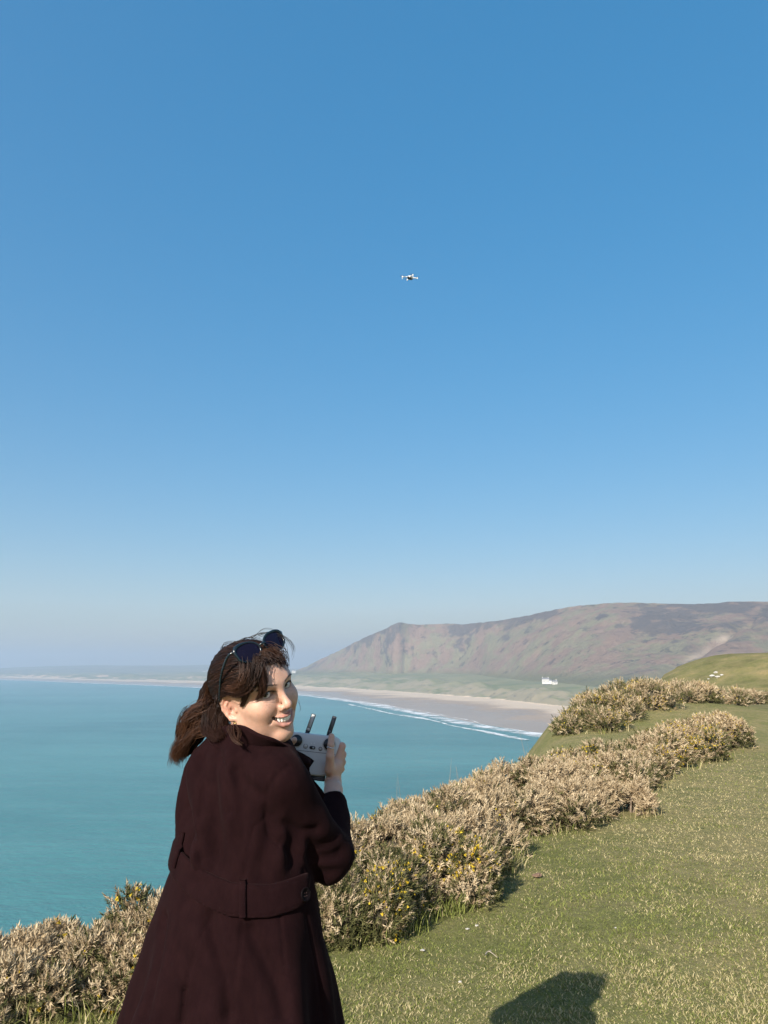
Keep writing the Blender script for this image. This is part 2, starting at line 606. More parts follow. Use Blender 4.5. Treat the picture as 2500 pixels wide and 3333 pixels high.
def ground_z(x, y):
    x = np.asarray(x, float)
    y = np.asarray(y, float)
    s = edge_sd(x, y)
    z = 0.035 * fbm(p2(x, y) / 2.6, 3, 3) * smooth(0.5, 4, np.hypot(x + 0.33, y - 1.88)) + 0.12 * fbm(p2(x, y) / 14.0, 2, 4) * smooth(4, 16, np.hypot(x, y))
    # mound with gorse, then a dip, then the grassy headland
    z = z + 0.62 * np.exp(-(((x - 9.2) / 4.2) ** 2 + ((y - 26.5) / 4.5) ** 2))
    z = z - 0.7 * smooth(24, 55, y) * smooth(5, 14, x)
    h = np.hypot((x - 62.5) / 27.0, (y - 104) / 24.0)
    z = z + 4.0 * (1 - smooth(0.58, 1.16, h)) + 0.25 * fbm(p2(x, y) / 9.0, 3, 5) * smooth(40, 80, y)
    drop = np.clip(-s + 0.4, 0, None)
    z = z - 0.28 * smooth(0, 2.2, drop) * drop - 0.75 * np.clip(drop - 1.2, 0, None) ** 1.08
    z = z + smooth(3, 12, drop) * 2.2 * fbm(p2(x, y) / 9.0, 3, 6)
    return np.maximum(z, -64)


_qx, _qy = np.arange(-6, 18.01, 0.1), np.arange(1.5, 34.01, 0.1)
_QG = ground_z(*np.meshgrid(_qx, _qy))


def gz(x, y):
    """Ground height by interpolation near the camera, exact elsewhere."""
    x = np.asarray(x, float)
    y = np.asarray(y, float)
    fx, fy = (x + 6) / 0.1, (y - 1.5) / 0.1
    inside = (fx >= 0) & (fy >= 0) & (fx < len(_qx) - 1) & (fy < len(_qy) - 1)
    if not np.all(inside):
        return ground_z(x, y)
    i, j = np.floor(fx).astype(int), np.floor(fy).astype(int)
    a, b = fx - i, fy - j
    return (_QG[j, i] * (1 - a) + _QG[j, i + 1] * a) * (1 - b) + (_QG[j + 1, i] * (1 - a) + _QG[j + 1, i + 1] * a) * b


def graded(lo, hi, c0, c1, fine, grow):
    out = [c0]
    while out[-1] < c1:
        out.append(out[-1] + fine)
    up = [out[-1]]
    while up[-1] < hi:
        up.append(up[-1] + fine + grow * (up[-1] - c1))
    dn = [c0]
    while dn[-1] > lo:
        dn.append(dn[-1] - fine - grow * (c0 - dn[-1]))
    return np.array(dn[::-1] + out[1:] + up[1:])


gx = graded(-80, 400, -3, 8, 0.14, 0.05)
gy = graded(-60, 200, 2.5, 14, 0.14, 0.045)
X, Y = np.meshgrid(gx, gy)
Z = ground_z(X, Y)

t = NT('turf')
P = t.pos()
X_, Y_, Z_ = t.xyz(P)[:3]
n_big = t.noise(P, 0.45, 5, 0.6)
n_mid = t.noise(P, 2.2, 5, 0.65)
n_fine = t.noise(P, 28, 5, 0.7)
n_hair = t.noise(P, 130, 3, 0.7)
g1 = t.mix(n_fine, (0.092, 0.108, 0.024), (0.205, 0.220, 0.060))
g2 = t.mix(n_fine, (0.19, 0.165, 0.062), (0.36, 0.30, 0.14))
dry = t.ramp(t.math('ADD', t.math('MULTIPLY', n_big, 0.6), t.math('MULTIPLY', n_mid, 0.4)), [(0.42, 0.08), (0.62, 0.75)])
dry = t.math('ADD', dry, t.math('MULTIPLY', t.maprange(t.math('SUBTRACT', X_, t.math('MULTIPLY', Y_, 0.16)), 0.1, 1.6), t.math('MULTIPLY', t.maprange(n_mid, 0.35, 0.6, 0.1, 0.55), t.maprange(Y_, 34, 16))), True)
c = t.mix(dry, g1, g2)
c = t.mix(t.ramp(n_hair, [(0.48, 0.0), (0.66, 0.7)]), c, (0.34, 0.29, 0.17))
c = t.mix(0.8, c, t.ramp(t.noise(P, 11, 5, 0.75), [(0.32, (0.62, 0.64, 0.55)), (0.50, (1.0, 1.0, 1.0)), (0.68, (1.32, 1.25, 1.15))]), 'MULTIPLY')
far_n = t.noise(P, 0.22, 7, 0.75)
c = t.mix(t.math('MULTIPLY', t.maprange(Y_, 18, 45), 0.85), c, t.mix(1.0, c, t.ramp(far_n, [(0.34, (0.42, 0.42, 0.40)), (0.50, (0.80, 0.75, 0.8)), (0.66, (1.25, 1.0, 1.1))]), 'MULTIPLY'))
c = t.mix(t.maprange(Z_, -3, -9), c, (0.13, 0.12, 0.08))
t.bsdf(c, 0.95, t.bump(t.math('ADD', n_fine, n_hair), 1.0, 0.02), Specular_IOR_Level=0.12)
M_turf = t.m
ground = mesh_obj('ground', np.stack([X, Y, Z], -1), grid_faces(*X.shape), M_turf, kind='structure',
                  label='short grazed turf of the clifftop falling away to the sea')

# ---- blades of grass
def attr_material(name, rough=0.75, trans=0.25, spec=0.2):
    tt = NT(name)
    cc = tt.attr('tint')
    b = tt.bsdf(cc, rough, Specular_IOR_Level=spec)
    if trans:
        tl = tt.n('BsdfTranslucent')
        tt.set(tl.inputs[0], cc)
        mx = tt.n('MixShader')
        tt.set(mx.inputs[0], trans)
        tt.t.links.new(b.outputs[0], mx.inputs[1])
        tt.t.links.new(tl.outputs[0], mx.inputs[2])
        tt.t.links.new(mx.outputs[0], tt.out.inputs[0])
    return tt.m


M_blade = attr_material('grass_blade')
SHRUB_EDGE = []           # filled by the gorse below: (x, y, rx, ry, yaw)


def scatter_view(n, y0, y1, x_lo=-0.62, x_hi=0.56, power=1.6):
    """Points on the ground inside the field of view, denser near the camera."""
    u = rng.random(n)
    e = 1 - power
    y = (y0 ** e + (y1 ** e - y0 ** e) * u) ** (1 / e)
    x = y * (x_lo + (x_hi - x_lo) * rng.random(n))
    return x, y


def blades(x, y, z, length, width, lean, tint, name='grass', **props):
    n = len(x)
    az = rng.random(n) * 2 * np.pi
    la = rng.random(n) * 2 * np.pi
    dx, dy = np.cos(az) * width / 2, np.sin(az) * width / 2
    lx, ly = np.cos(la) * lean * length, np.sin(la) * lean * length
    h = length * np.sqrt(np.clip(1 - lean ** 2, 0.05, 1))
    base = np.stack([x, y, z - 0.004], -1)
    v0 = base + np.stack([-dx, -dy, 0 * x], -1)
    v1 = base + np.stack([dx, dy, 0 * x], -1)
    mid = base + np.stack([lx * 0.35, ly * 0.35, h * 0.6], -1)
    v2 = mid + np.stack([dx, dy, 0 * x], -1) * 0.8
    v3 = mid - np.stack([dx, dy, 0 * x], -1) * 0.8
    v4 = base + np.stack([lx, ly, h], -1)
    V = np.stack([v0, v1, v2, v3, v4], 1).reshape(-1, 3)
    k = np.arange(n)[:, None] * 5
    F4 = k + np.array([[0, 1, 2, 3]])
    F3 = k + np.array([[3, 2, 4]])
    o = mesh_obj(name, V, [F4, F3], M_blade, smooth_shade=True, **props)
    color_attr(o.data, 'tint', np.repeat(tint, 5, axis=0))
    return o


def dryness(x, y):
    return np.clip(0.44 + 0.42 * fbm(p2(x, y) / 1.3, 3, 71) + 0.26 * fbm(p2(x, y) / 0.35, 2, 72) + 0.34 * smooth(0.1, 1.6, x - 0.16 * y), 0, 1)


def grass_tint(x, y, dry_bias=0.0):
    n = len(x)
    d = dryness(x, y) + dry_bias
    isdry = rng.random(n) < d * 0.85
    b = rng.random((n, 1))
    green = np.array([0.100, 0.125, 0.024]) * (1 - b) + np.array([0.275, 0.290, 0.080]) * b
    straw = np.array([0.30, 0.245, 0.11]) * (1 - b) + np.array([0.60, 0.51, 0.28]) * b
    return np.where(isdry[:, None], straw, green)

# ================================================================== gorse
M_spray = attr_material('gorse_spray', 0.8, 0.15, 0.15)
M_petal = attr_material('gorse_petal', 0.6, 0.25, 0.2)
M_stem = plain('gorse_wood', (0.20, 0.15, 0.105), 0.9, 0.3, 60)


def unit(v):
    return v / np.maximum(np.linalg.norm(v, axis=-1, keepdims=True), 1e-9)


def sprig_template(n_spines, seed):
    """A shoot of unit length along +Z: a thin stem with spiny leaves standing out of it. Triangles only."""
    r = np.random.default_rng(seed)
    V, F = [], []

    def tri(a, b, c):
        k = len(V)
        V.extend([a, b, c])
        F.append((k, k + 1, k + 2))
    w = 0.03
    tri((-w, 0, 0), (w, 0, 0), (0, 0, 1.0))
    tri((0, -w, 0), (0, w, 0), (0, 0, 1.0))
    for i in range(n_spines):
        h = 0.22 + 0.76 * (i + r.random()) / n_spines
        a = i * 2.39996 + r.random() * 0.6
        ln = (0.62 - 0.28 * h) * (0.7 + 0.5 * r.random())
        el = 0.05 + 0.85 * h + 0.5 * r.random()
        d = np.array([math.cos(a) * math.cos(el), math.sin(a) * math.cos(el), math.sin(el)])
        s = np.array([-math.sin(a), math.cos(a), 0.0]) * 0.062 + np.array([0, 0, 0.02])
        p0 = np.array([0, 0, h])
        tri(p0 - s, p0 + s, p0 + d * ln)
    return np.array(V, float), np.array(F)


def frames(d):
    """Random rotation about each direction d; returns (n, 3, 3) with columns x, y, d."""
    n = len(d)
    r = unit(rng.normal(size=(n, 3)))
    xx = unit(np.cross(d, r))
    yy = np.cross(d, xx)
    return np.stack([xx, yy, d], -1)


def place(template, pos, dirs, size):
    V, F = template
    Rm = frames(dirs)
    out = np.einsum('nij,kj->nki', Rm, V) * size[:, None, None] + pos[:, None, :]
    n, k = len(pos), len(V)
    return out.reshape(-1, 3), (F[None] + (np.arange(n) * k)[:, None, None]).reshape(-1, 3), k


TPL = [sprig_template(11, s) for s in range(3)]
TPL_FAR = [sprig_template(7, s + 9) for s in range(2)]


def ico(sub=2):
    bm = bmesh.new()
    bmesh.ops.create_icosphere(bm, subdivisions=sub, radius=1)
    V = np.array([v.co[:] for v in bm.verts])
    F = np.array([[v.index for v in f.verts] for f in bm.faces])
    bm.free()
    return V, F


ICO1, ICO2, ICO3 = ico(1), ico(2), ico(3)


def tube(pts, radii, sides=5):
    """Tube mesh along a polyline; returns verts, quad faces."""
    pts = np.asarray(pts, float)
    radii = np.broadcast_to(np.asarray(radii, float), (len(pts),))
    tan = unit(np.gradient(pts, axis=0))
    ref = np.array([0.31, 0.17, 0.93])
    if abs(tan.mean(0) @ ref) > 0.9 * np.linalg.norm(tan.mean(0)):
        ref = np.array([0.9, -0.3, 0.1])
    nx = unit(np.cross(tan, ref))
    ny = np.cross(tan, nx)
    a = np.linspace(0, 2 * np.pi, sides, endpoint=False)
    ring = nx[:, None] * np.cos(a)[None, :, None] + ny[:, None] * np.sin(a)[None, :, None]
    V = (pts[:, None] + ring * radii[:, None, None]).reshape(-1, 3)
    F = []
    for i in range(len(pts) - 1):
        for j in range(sides):
            F.append((i * sides + j, i * sides + (j + 1) % sides, (i + 1) * sides + (j + 1) % sides, (i + 1) * sides + j))
    return V, np.array(F)


def catmull(pts, n):
    pts = np.asarray(pts, float)
    tt_ = np.linspace(0, len(pts) - 1, n)
    k = np.clip(np.floor(tt_).astype(int), 0, len(pts) - 2)
    f = (tt_ - k)[:, None]
    q = lambda i: pts[np.clip(i, 0, len(pts) - 1)]
    p0, p1, p2_, p3 = q(k - 1), q(k), q(k + 1), q(k + 2)
    return 0.5 * ((2 * p1) + (-p0 + p2_) * f + (2 * p0 - 5 * p1 + 4 * p2_ - p3) * f ** 2 + (-p0 + 3 * p1 - 3 * p2_ + p3) * f ** 3)


def merge(parts):
    vs, fs, off = [], [], 0
    for V, F in parts:
        vs.append(np.asarray(V, float).reshape(-1, 3))
        fs.append(np.asarray(F) + off)
        off += len(vs[-1])
    by = {}
    for f in fs:
        by.setdefault(f.shape[1], []).append(f)
    return np.concatenate(vs), [np.concatenate(v) for v in by.values()]


def gorse_bush(label, x, y, rx, ry, yaw, h, n_lump, n_sprig, size, brown, flowers=0, far=False, group='gorse bushes along the cliff edge', seed=0, stalks=0, dens_green=1.0):
    """One bush: rounded cushions of spiny shoots over a woody frame. brown = share of withered shoots."""
    global rng
    keep = rng
    rng = np.random.default_rng(1000 + seed)
    root = empty('gorse_bush', (0, 0, 0), label=label, category='shrub', group=group)
    z0 = float(gz(x, y))
    root.location = (x, y, z0)
    cy, sy = math.cos(yaw), math.sin(yaw)
    # cushions
    C, Rr = [], []
    for i in range(n_lump):
        for _ in range(20):
            a, b = rng.uniform(-1, 1, 2)
            if a * a + b * b < 1:
                break
        lx, ly = a * rx, b * ry
        wx, wy = x + lx * cy - ly * sy, y + lx * sy + ly * cy
        q = 1 - (a * a + b * b)
        top = h * (0.50 + 0.50 * math.sqrt(max(q, 0))) * rng.uniform(0.78, 1.08)
        r = min(rx, ry) * rng.uniform(0.20, 0.44)
        r = min(r, top * 0.62)
        zc = float(gz(wx, wy)) + max(top - r, r * 0.25)
        C.append((wx, wy, zc))
        Rr.append((r, r, r * rng.uniform(0.8, 1.05)))
        if top > 1.7 * r:
            C.append((wx, wy, zc - r * 0.9))
            Rr.append((r * 1.1, r * 1.1, r))
    C, Rr = np.array(C), np.array(Rr)
    # woody frame: twisted stems from the ground into the cushions
    parts = []
    for i in range(len(C)):
        b = np.array([x + (C[i, 0] - x) * 0.45, y + (C[i, 1] - y) * 0.45, 0.0])
        b[2] = float(gz(b[0], b[1])) - 0.05
        m = (b + C[i]) / 2 + rng.normal(0, 0.06, 3)
        parts.append(tube([b, m, C[i], C[i] + rng.normal(0, 0.5, 3) * Rr[i]], [0.016, 0.012, 0.008, 0.004], 4))
        for _ in range(6):
            d = unit(rng.normal(size=3) + np.array([0, 0, 0.4]))
            parts.append(tube([C[i], C[i] + d * Rr[i] * 0.5 + rng.normal(0, 0.02, 3), C[i] + d * Rr[i] * 0.98], [0.006, 0.004, 0.002], 3))
    V, F = merge(parts)
    fr = mesh_obj('branches', V - np.array(root.location), F, M_stem, root)
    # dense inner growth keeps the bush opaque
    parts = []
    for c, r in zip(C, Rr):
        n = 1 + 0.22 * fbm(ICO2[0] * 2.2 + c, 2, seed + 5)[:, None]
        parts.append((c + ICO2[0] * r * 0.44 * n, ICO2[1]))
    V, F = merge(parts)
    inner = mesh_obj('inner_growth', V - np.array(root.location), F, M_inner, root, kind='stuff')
    # shoots on the cushions
    w = (Rr[:, 0] ** 2)
    pick = rng.choice(len(C), n_sprig * 4, p=w / w.sum())
    d = unit(rng.normal(size=(len(pick), 3)) + np.array([0, 0, 0.35]))
    depth = 1 - 0.42 * rng.random(len(pick)) ** 1.6
    lump = 1 + 0.22 * fbm(d * 2.2 + C[pick], 2, seed + 5)
    pos = C[pick] + d * Rr[pick] * (depth * lump)[:, None]
    # drop what lies deep inside another cushion or below the ground
    ok = pos[:, 2] > gz(pos[:, 0], pos[:, 1]) + 0.01
    for c, r in zip(C, Rr):
        ok &= (((pos - c) / (r * 0.58)) ** 2).sum(1) > 1
    ok &= fbm(pos * 5.5, 2, 300 + seed) > -0.85
    # what faces away from the path and lies low on the seaward side can not be seen from anywhere near
    pos, d = pos[ok][:int(n_sprig * 0.87)], d[ok][:int(n_sprig * 0.87)]
    n = len(pos)
    dirs = unit(d * 0.75 + np.array([0, 0, 0.45]) + rng.normal(0, 0.42, (n, 3)))
    sz = size * 0.70 * rng.uniform(0.6, 1.4, n)
    patch = fbm(pos * 2.1, 2, 201 + seed % 5) * 0.55 + fbm(pos * 6.5, 2, 205) * 0.30
    zrel = (pos[:, 2] - gz(pos[:, 0], pos[:, 1])) / h
    p_brown = np.clip(brown - 0.02 + 0.65 * patch + 0.45 * (zrel - 0.55) + 0.1 * (d[:, 2]), 0.04, 0.98)
    isb = rng.random(n) < p_brown
    k = rng.random((n, 1))
    tan_c = np.array([0.26, 0.185, 0.10]) * (1 - k) + np.array([0.64, 0.515, 0.335]) * k
    grn_c = np.array([0.050, 0.056, 0.018]) * (1 - k) + np.array([0.19, 0.175, 0.07]) * k
    tint = np.where(isb[:, None], tan_c, grn_c) * (1 + 0.18 * patch[:, None])
    tpls = TPL_FAR if far else TPL
    which = rng.integers(0, len(tpls), n)
    parts, tints = [], []
    for i, tp in enumerate(tpls):
        m = which == i
        if m.any():
            Vv, Ff, kk = place(tp, pos[m], dirs[m], sz[m])
            parts.append((Vv, Ff))
            tints.append(np.repeat(tint[m], kk, axis=0))
    V, F = merge(parts)
    o = mesh_obj('spiny_shoots', V - np.array(root.location), F, M_spray, root, smooth_shade=False, kind='stuff')
    color_attr(o.data, 'tint', np.clip(np.concatenate(tints), 0, 1))
    # blossom
    if flowers:
        fp = 1.3 * fbm(pos * 3.4, 2, 230 + seed) + 0.25 * d[:, 2] - 0.25 * d[:, 1] + 0.12 * rng.normal(size=n)
        idx = np.argsort(-fp)[:int(n * 0.22)]
        idx = rng.choice(idx, min(int(flowers * 2.4), len(idx)), replace=False)
        parts, tints = [], []
        tp = (np.array([(-.5, 0, 0), (.5, 0, 0), (0, .22, .95), (0, -.5, .1), (0, .5, .1), (.30, 0, .9), (-.35, -.35, .2), (.35, .35, .2), (-.25, .25, .8)]) * 1.0,
              np.array([(0, 1, 2), (3, 4, 5), (6, 7, 8)]))
        nb = len(idx)
        pp = np.repeat(pos[idx] + dirs[idx] * (sz[idx] * 0.75)[:, None], 2, axis=0) + rng.normal(0, 0.010 + size * 0.08, (nb * 2, 3))
        Vv, Ff, kk = place(tp, pp, unit(rng.normal(size=(nb * 2, 3)) + np.array([0, -0.3, 0.8])), rng.uniform(0.5, 1.15, nb * 2) * (0.014 + 0.085 * size))
        kq = rng.random((nb * 2, 1))
        o = mesh_obj('blossom', Vv - np.array(root.location), Ff, M_petal, root, smooth_shade=False, kind='stuff')
        color_attr(o.data, 'tint', np.repeat(np.array([0.50, 0.34, 0.02]) * (1 - kq) + np.array([0.70, 0.54, 0.06]) * kq, kk, axis=0))
    for i in range(stalks):
        c = C[rng.integers(len(C))]
        b = c + np.array([0, 0, 0.1])
        dd = unit(rng.normal(0, 0.45, 3) + np.array([0, 0, 1.0]))
        L = rng.uniform(0.22, 0.5) * h + 0.10
        mid = b + dd * L * 0.5 + rng.normal(0, 0.05, 3)
        V, F = tube([b, mid, b + dd * (L + Rr[:, 2].mean() * 0.8)], [0.003, 0.002, 0.0008], 4)
        mesh_obj('bare_stalk', V - np.array(root.location), F, M_stalk, root)
    SHRUB_EDGE.append((x, y, rx, ry, yaw))
    rng = keep
    return root


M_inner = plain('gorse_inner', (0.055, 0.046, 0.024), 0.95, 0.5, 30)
M_stalk = plain('dry_stalk', (0.27, 0.20, 0.14), 0.85, 0.2, 60)

G2 = 'gorse on the far mound'
#              label                                                        x     y     rx   ry   yaw   h   lumps sprigs size brown flowers
BUSHES = [
    ('withered tan gorse bush at the very bottom left corner of the picture', -2.10, 3.92, 0.42, 0.36, 0.5, 0.09, 14, 3600, 0.085, 0.80, 0),
    ('tan gorse bush with tall spiky tips standing against the sea left of the coat', -1.64, 4.36, 0.46, 0.40, 0.6, 0.24, 16, 6400, 0.090, 0.82, 12),
    ('gorse bush with a few yellow flowers close beside the left side of the coat', -1.08, 4.58, 0.46, 0.50, 0.4, 0.40, 16, 6400, 0.085, 0.74, 60),
    ('low olive gorse bush beside the right edge of the coat', -0.18, 5.35, 0.46, 0.36, 0.6, 0.36, 12, 5400, 0.080, 0.36, 60),
    ('large green gorse bush with a bright cluster of yellow flowers nearest the lawn', 0.24, 5.95, 0.52, 0.46, 0.7, 0.48, 16, 7000, 0.085, 0.42, 170),
    ('tan gorse bush behind the woman\'s elbow with yellow flecks against the sea', -0.20, 6.45, 0.62, 0.55, 0.5, 0.46, 14, 6400, 0.090, 0.66, 90),
    ('withered gorse bush in the middle of the hedge above the flowering one', 0.50, 7.0, 0.66, 0.58, 0.8, 0.47, 15, 6600, 0.10, 0.80, 40),
    ('gorse bush with brown cushions on the seaward side of the hedge', 0.75, 8.15, 0.80, 0.62, 0.8, 0.50, 15, 5800, 0.11, 0.80, 16),
    ('rounded rusty brown gorse cushion beside the small dome at the lawn', 1.66, 8.75, 0.72, 0.50, 0.6, 0.46, 18, 6000, 0.105, 0.92, 0),
    ('broad brown gorse bush on the crest under the dry sticks', 1.72, 9.9, 0.90, 0.62, 0.8, 0.50, 16, 5600, 0.125, 0.88, 0),
    ('small brown dome of gorse standing out onto the lawn', 2.72, 9.25, 0.36, 0.30, 0.3, 0.36, 7, 3000, 0.10, 0.95, 0),
    ('pale tangle of gorse at the foot of the long flowering hedge', 3.2, 11.2, 0.62, 0.45, 0.6, 0.42, 11, 3800, 0.12, 0.74, 12),
    ('gorse bush with yellow flowers at the near end of the long far hedge', 3.35, 12.9, 0.85, 0.60, 0.8, 0.50, 13, 4000, 0.14, 0.50, 160),
    ('gorse bush with scattered flowers in the middle of the long far hedge', 4.6, 13.7, 0.9, 0.62, 0.7, 0.52, 13, 4000, 0.15, 0.62, 140),
    ('gorse bush with the thickest yellow bloom of the long far hedge', 5.7, 15.2, 0.95, 0.70, 0.8, 0.60, 14, 4000, 0.155, 0.50, 300),
    ('thin tan gorse between the crest bush and the long far hedge', 2.55, 11.5, 0.62, 0.50, 0.7, 0.40, 11, 3200, 0.13, 0.82, 20),
    ('low gorse bush with flowers where the long far hedge meets the lawn', 4.1, 12.5, 0.62, 0.40, 0.6, 0.40, 10, 3000, 0.13, 0.70, 70),
    ('tan gorse spilling over the cliff edge behind the left hem of the coat', -0.78, 5.15, 0.46, 0.42, 0.6, 0.36, 12, 3600, 0.09, 0.80, 20),
    ('withered gorse filling the dip between the two bushes at the bottom left', -1.38, 4.32, 0.36, 0.36, 0.4, 0.27, 10, 3000, 0.085, 0.84, 6),
    ('tan gorse bush at the far end of the long hedge beside the lawn', 7.05, 16.9, 0.9, 0.7, 0.7, 0.66, 13, 3800, 0.165, 0.66, 120),
]
for i, b in enumerate(BUSHES):
    gorse_bush(*b[:11], flowers=b[11], seed=i, stalks=(1 if i in (1, 2, 6) else 7 if i in (7, 9) else 0))
FAR_BUSHES = [
    ('dark gorse bush lowest on the seaward slope of the far mound', 5.35, 21.0, 0.95, 1.0, 0.9, 0.55, 12, 2600, 0.20, 0.50, 60),
    ('gorse bush with yellow flowers halfway up the far mound', 6.5, 22.8, 1.15, 1.0, 0.9, 0.68, 13, 3000, 0.21, 0.55, 170),
    ('tallest flowering gorse bush near the top of the far mound', 7.75, 24.2, 1.05, 1.0, 0.6, 0.80, 13, 3000, 0.22, 0.62, 190),
    ('brown gorse bush on top of the far mound', 9.3, 26.0, 1.1, 0.9, 0.4, 0.60, 12, 2600, 0.23, 0.80, 30),
    ('gorse bush at the landward end of the far mound', 11.0, 26.8, 1.2, 0.9, 0.2, 0.60, 12, 2600, 0.23, 0.72, 40),
    ('small dark gorse bush alone on the slope below the headland', 24.5, 52.0, 2.0, 1.4, 0.2, 0.8, 10, 1600, 0.40, 0.65, 0),
]
for i, b in enumerate(FAR_BUSHES):
    gorse_bush(*b[:11], flowers=b[11], seed=40 + i, far=True, group=G2)

# ---- turf blades, thinned out under the bushes, long at their feet
def shrub_field(x, y):
    f = np.full(len(x), 9.0)
    for (bx, by, rx, ry, yaw) in SHRUB_EDGE:
        c, s = math.cos(yaw), math.sin(yaw)
        lx, ly = (x - bx) * c + (y - by) * s, -(x - bx) * s + (y - by) * c
        f = np.minimum(f, np.hypot(lx / rx, ly / ry))
    return f


x, y = scatter_view(238000, 3.2, 16.0, power=2.0)
sd = edge_sd(x, y)
f = shrub_field(x, y)
m = (sd > -0.3) & (f > 0.85)
x, y, f = x[m], y[m], f[m]
cl = 0.5 + 0.5 * fbm(p2(x, y) / 0.22, 2, 75)
L = (0.010 + 0.012 * cl) * rng.uniform(0.6, 1.5, len(x)) * (1 + 0.05 * y)
blades(x, y, gz(x, y), L, 0.0022 + 0.00055 * y, rng.uniform(0.55, 0.985, len(x)), grass_tint(x, y), kind='stuff', label='short turf of green and straw coloured grass on the clifftop')
x, y = scatter_view(200000, 3.2, 22.0, power=1.8)
sd = edge_sd(x, y)
f = shrub_field(x, y)
edge_w = np.exp(-((f - 1.06) / 0.13) ** 2) * (0.25 + 0.75 * smooth(-0.2, 0.5, fbm(p2(x, y) / 0.5, 2, 77)))
m = (sd > -0.6) & (rng.random(len(x)) < edge_w)
x, y = x[m], y[m]
L = rng.uniform(0.05, 0.15, len(x)) * (1 + 0.03 * y)
blades(x, y, gz(x, y), L, 0.0026 + 0.0006 * y, rng.uniform(0.1, 0.8, len(x)), grass_tint(x, y, 0.12), name='long_grass', kind='stuff', label='longer dry and green grass growing round the feet of the gorse')

# ================================================================== the woman
def el(P, c, r):
    q = P - np.array(c, np.float32)
    r = np.array(r, np.float32)
    k0 = np.sqrt(((q / r) ** 2).sum(-1))
    k1 = np.sqrt(((q / (r * r)) ** 2).sum(-1)) + 1e-6
    return k0 * (k0 - 1) / k1


def cap_(P, a, b, ra, rb):
    a = np.array(a, np.float32)
    b = np.array(b, np.float32)
    ab = b - a
    h = np.clip(((P - a) @ ab) / (ab @ ab), 0, 1)
    d = P - a - h[..., None] * ab
    return np.sqrt((d * d).sum(-1)) - (ra + (rb - ra) * h)


def chain(P, pts, rs, k=0.0):
    d = None
    for i in range(len(pts) - 1):
        e = cap_(P, pts[i], pts[i + 1], rs[i], rs[i + 1])
        d = e if d is None else (smin(d, e, k) if k else np.minimum(d, e))
    return d


def smin(a, b, k):
    h = np.clip(0.5 + 0.5 * (b - a) / k, 0, 1)
    return b + (a - b) * h - k * h * (1 - h)


def smax(a, b, k):
    return -smin(-a, -b, k)


def surface_nets(f, lo, hi, h):
    """Mesh the zero level of f (a function of an (..., 3) array)."""
    ax = [np.arange(l, u + h, h, dtype=np.float32) for l, u in zip(lo, hi)]
    n = [len(a) for a in ax]
    D = np.empty(n, np.float32)
    step = 24
    for i in range(0, n[0], step):
        P = np.stack(np.meshgrid(ax[0][i:i + step], ax[1], ax[2], indexing='ij'), -1)
        D[i:i + step] = f(P)
    ins = D < 0
    c = [ins[a:n[0] - 1 + a, b:n[1] - 1 + b, g:n[2] - 1 + g] for a in (0, 1) for b in (0, 1) for g in (0, 1)]
    cnt = sum(x.astype(np.int8) for x in c)
    act = (cnt > 0) & (cnt < 8)
    idx = np.full(act.shape, -1, np.int64)
    cells = np.argwhere(act)
    idx[act] = np.arange(len(cells))
    acc = np.zeros((len(cells), 3))
    num = np.zeros(len(cells))
    corner = [(a, b, g) for a in (0, 1) for b in (0, 1) for g in (0, 1)]
    val = np.stack([D[cells[:, 0] + a, cells[:, 1] + b, cells[:, 2] + g] for a, b, g in corner], -1)
    for i, p in enumerate(corner):
        for j, q in enumerate(corner):
            if j > i and sum(abs(x - y) for x, y in zip(p, q)) == 1:
                m = (val[:, i] < 0) != (val[:, j] < 0)
                tt = val[m, i] / (val[m, i] - val[m, j])
                acc[m] += np.array(p) + (np.array(q) - np.array(p)) * tt[:, None]
                num[m] += 1
    V = np.array(lo) + (cells + acc / num[:, None]) * h
    F = []
    for axis in range(3):
        o1, o2 = [(1, 2), (2, 0), (0, 1)][axis]
        sl0 = [slice(None)] * 3
        sl1 = [slice(None)] * 3
        sl0[axis] = slice(0, -1)
        sl1[axis] = slice(1, None)
        cr = ins[tuple(sl0)] != ins[tuple(sl1)]
        e = np.argwhere(cr)
        ok = (e[:, o1] > 0) & (e[:, o2] > 0) & (e[:, o1] < n[o1] - 1) & (e[:, o2] < n[o2] - 1)
        e = e[ok]
        fl = ins[tuple(sl0)][tuple(e.T)]
        d1 = np.zeros(3, int)
        d1[o1] = 1
        d2 = np.zeros(3, int)
        d2[o2] = 1
        q = [idx[tuple((e - s).T)] for s in (d1 * 0, d1, d1 + d2, d2)]
        qa = np.stack(q, -1)
        qa[~fl] = qa[~fl][:, ::-1]
        F.append(qa)
    F = np.concatenate(F)
    F = F[(F >= 0).all(1)]
    # outward orientation
    if len(F):
        s = V[F]
        nrm = np.cross(s[:, 2] - s[:, 0], s[:, 3] - s[:, 1])
        k = len(F) // 2
        p = s[:64].mean(1)
        g = np.stack([f((p + np.eye(3)[i] * h * 0.5).astype(np.float32)) - f((p - np.eye(3)[i] * h * 0.5).astype(np.float32)) for i in range(3)], -1)
        if (np.sum(nrm[:64] * g, -1) < 0).mean() > 0.5:
            F = F[:, ::-1]
    return V, F


# pose of the head: columns are her right, the way she faces, and up
HM = np.array([[-0.61395378, 0.77226081, -0.16332174], [-0.71519714, -0.63179568, -0.29887668], [-0.33399672, -0.06668922, 0.94021207]])
HT = np.array([-0.300, 1.8536, 1.5498])


def head_w(p):
    return np.asarray(p, float) @ HM.T + HT


def head_l(p):
    return (np.asarray(p, float) - HT) @ HM


NECK_W = np.array([-0.318, 1.905, 1.40])
NECK_L = head_l(NECK_W)
EAR_C = np.array([0.0715, -0.010, 0.0])


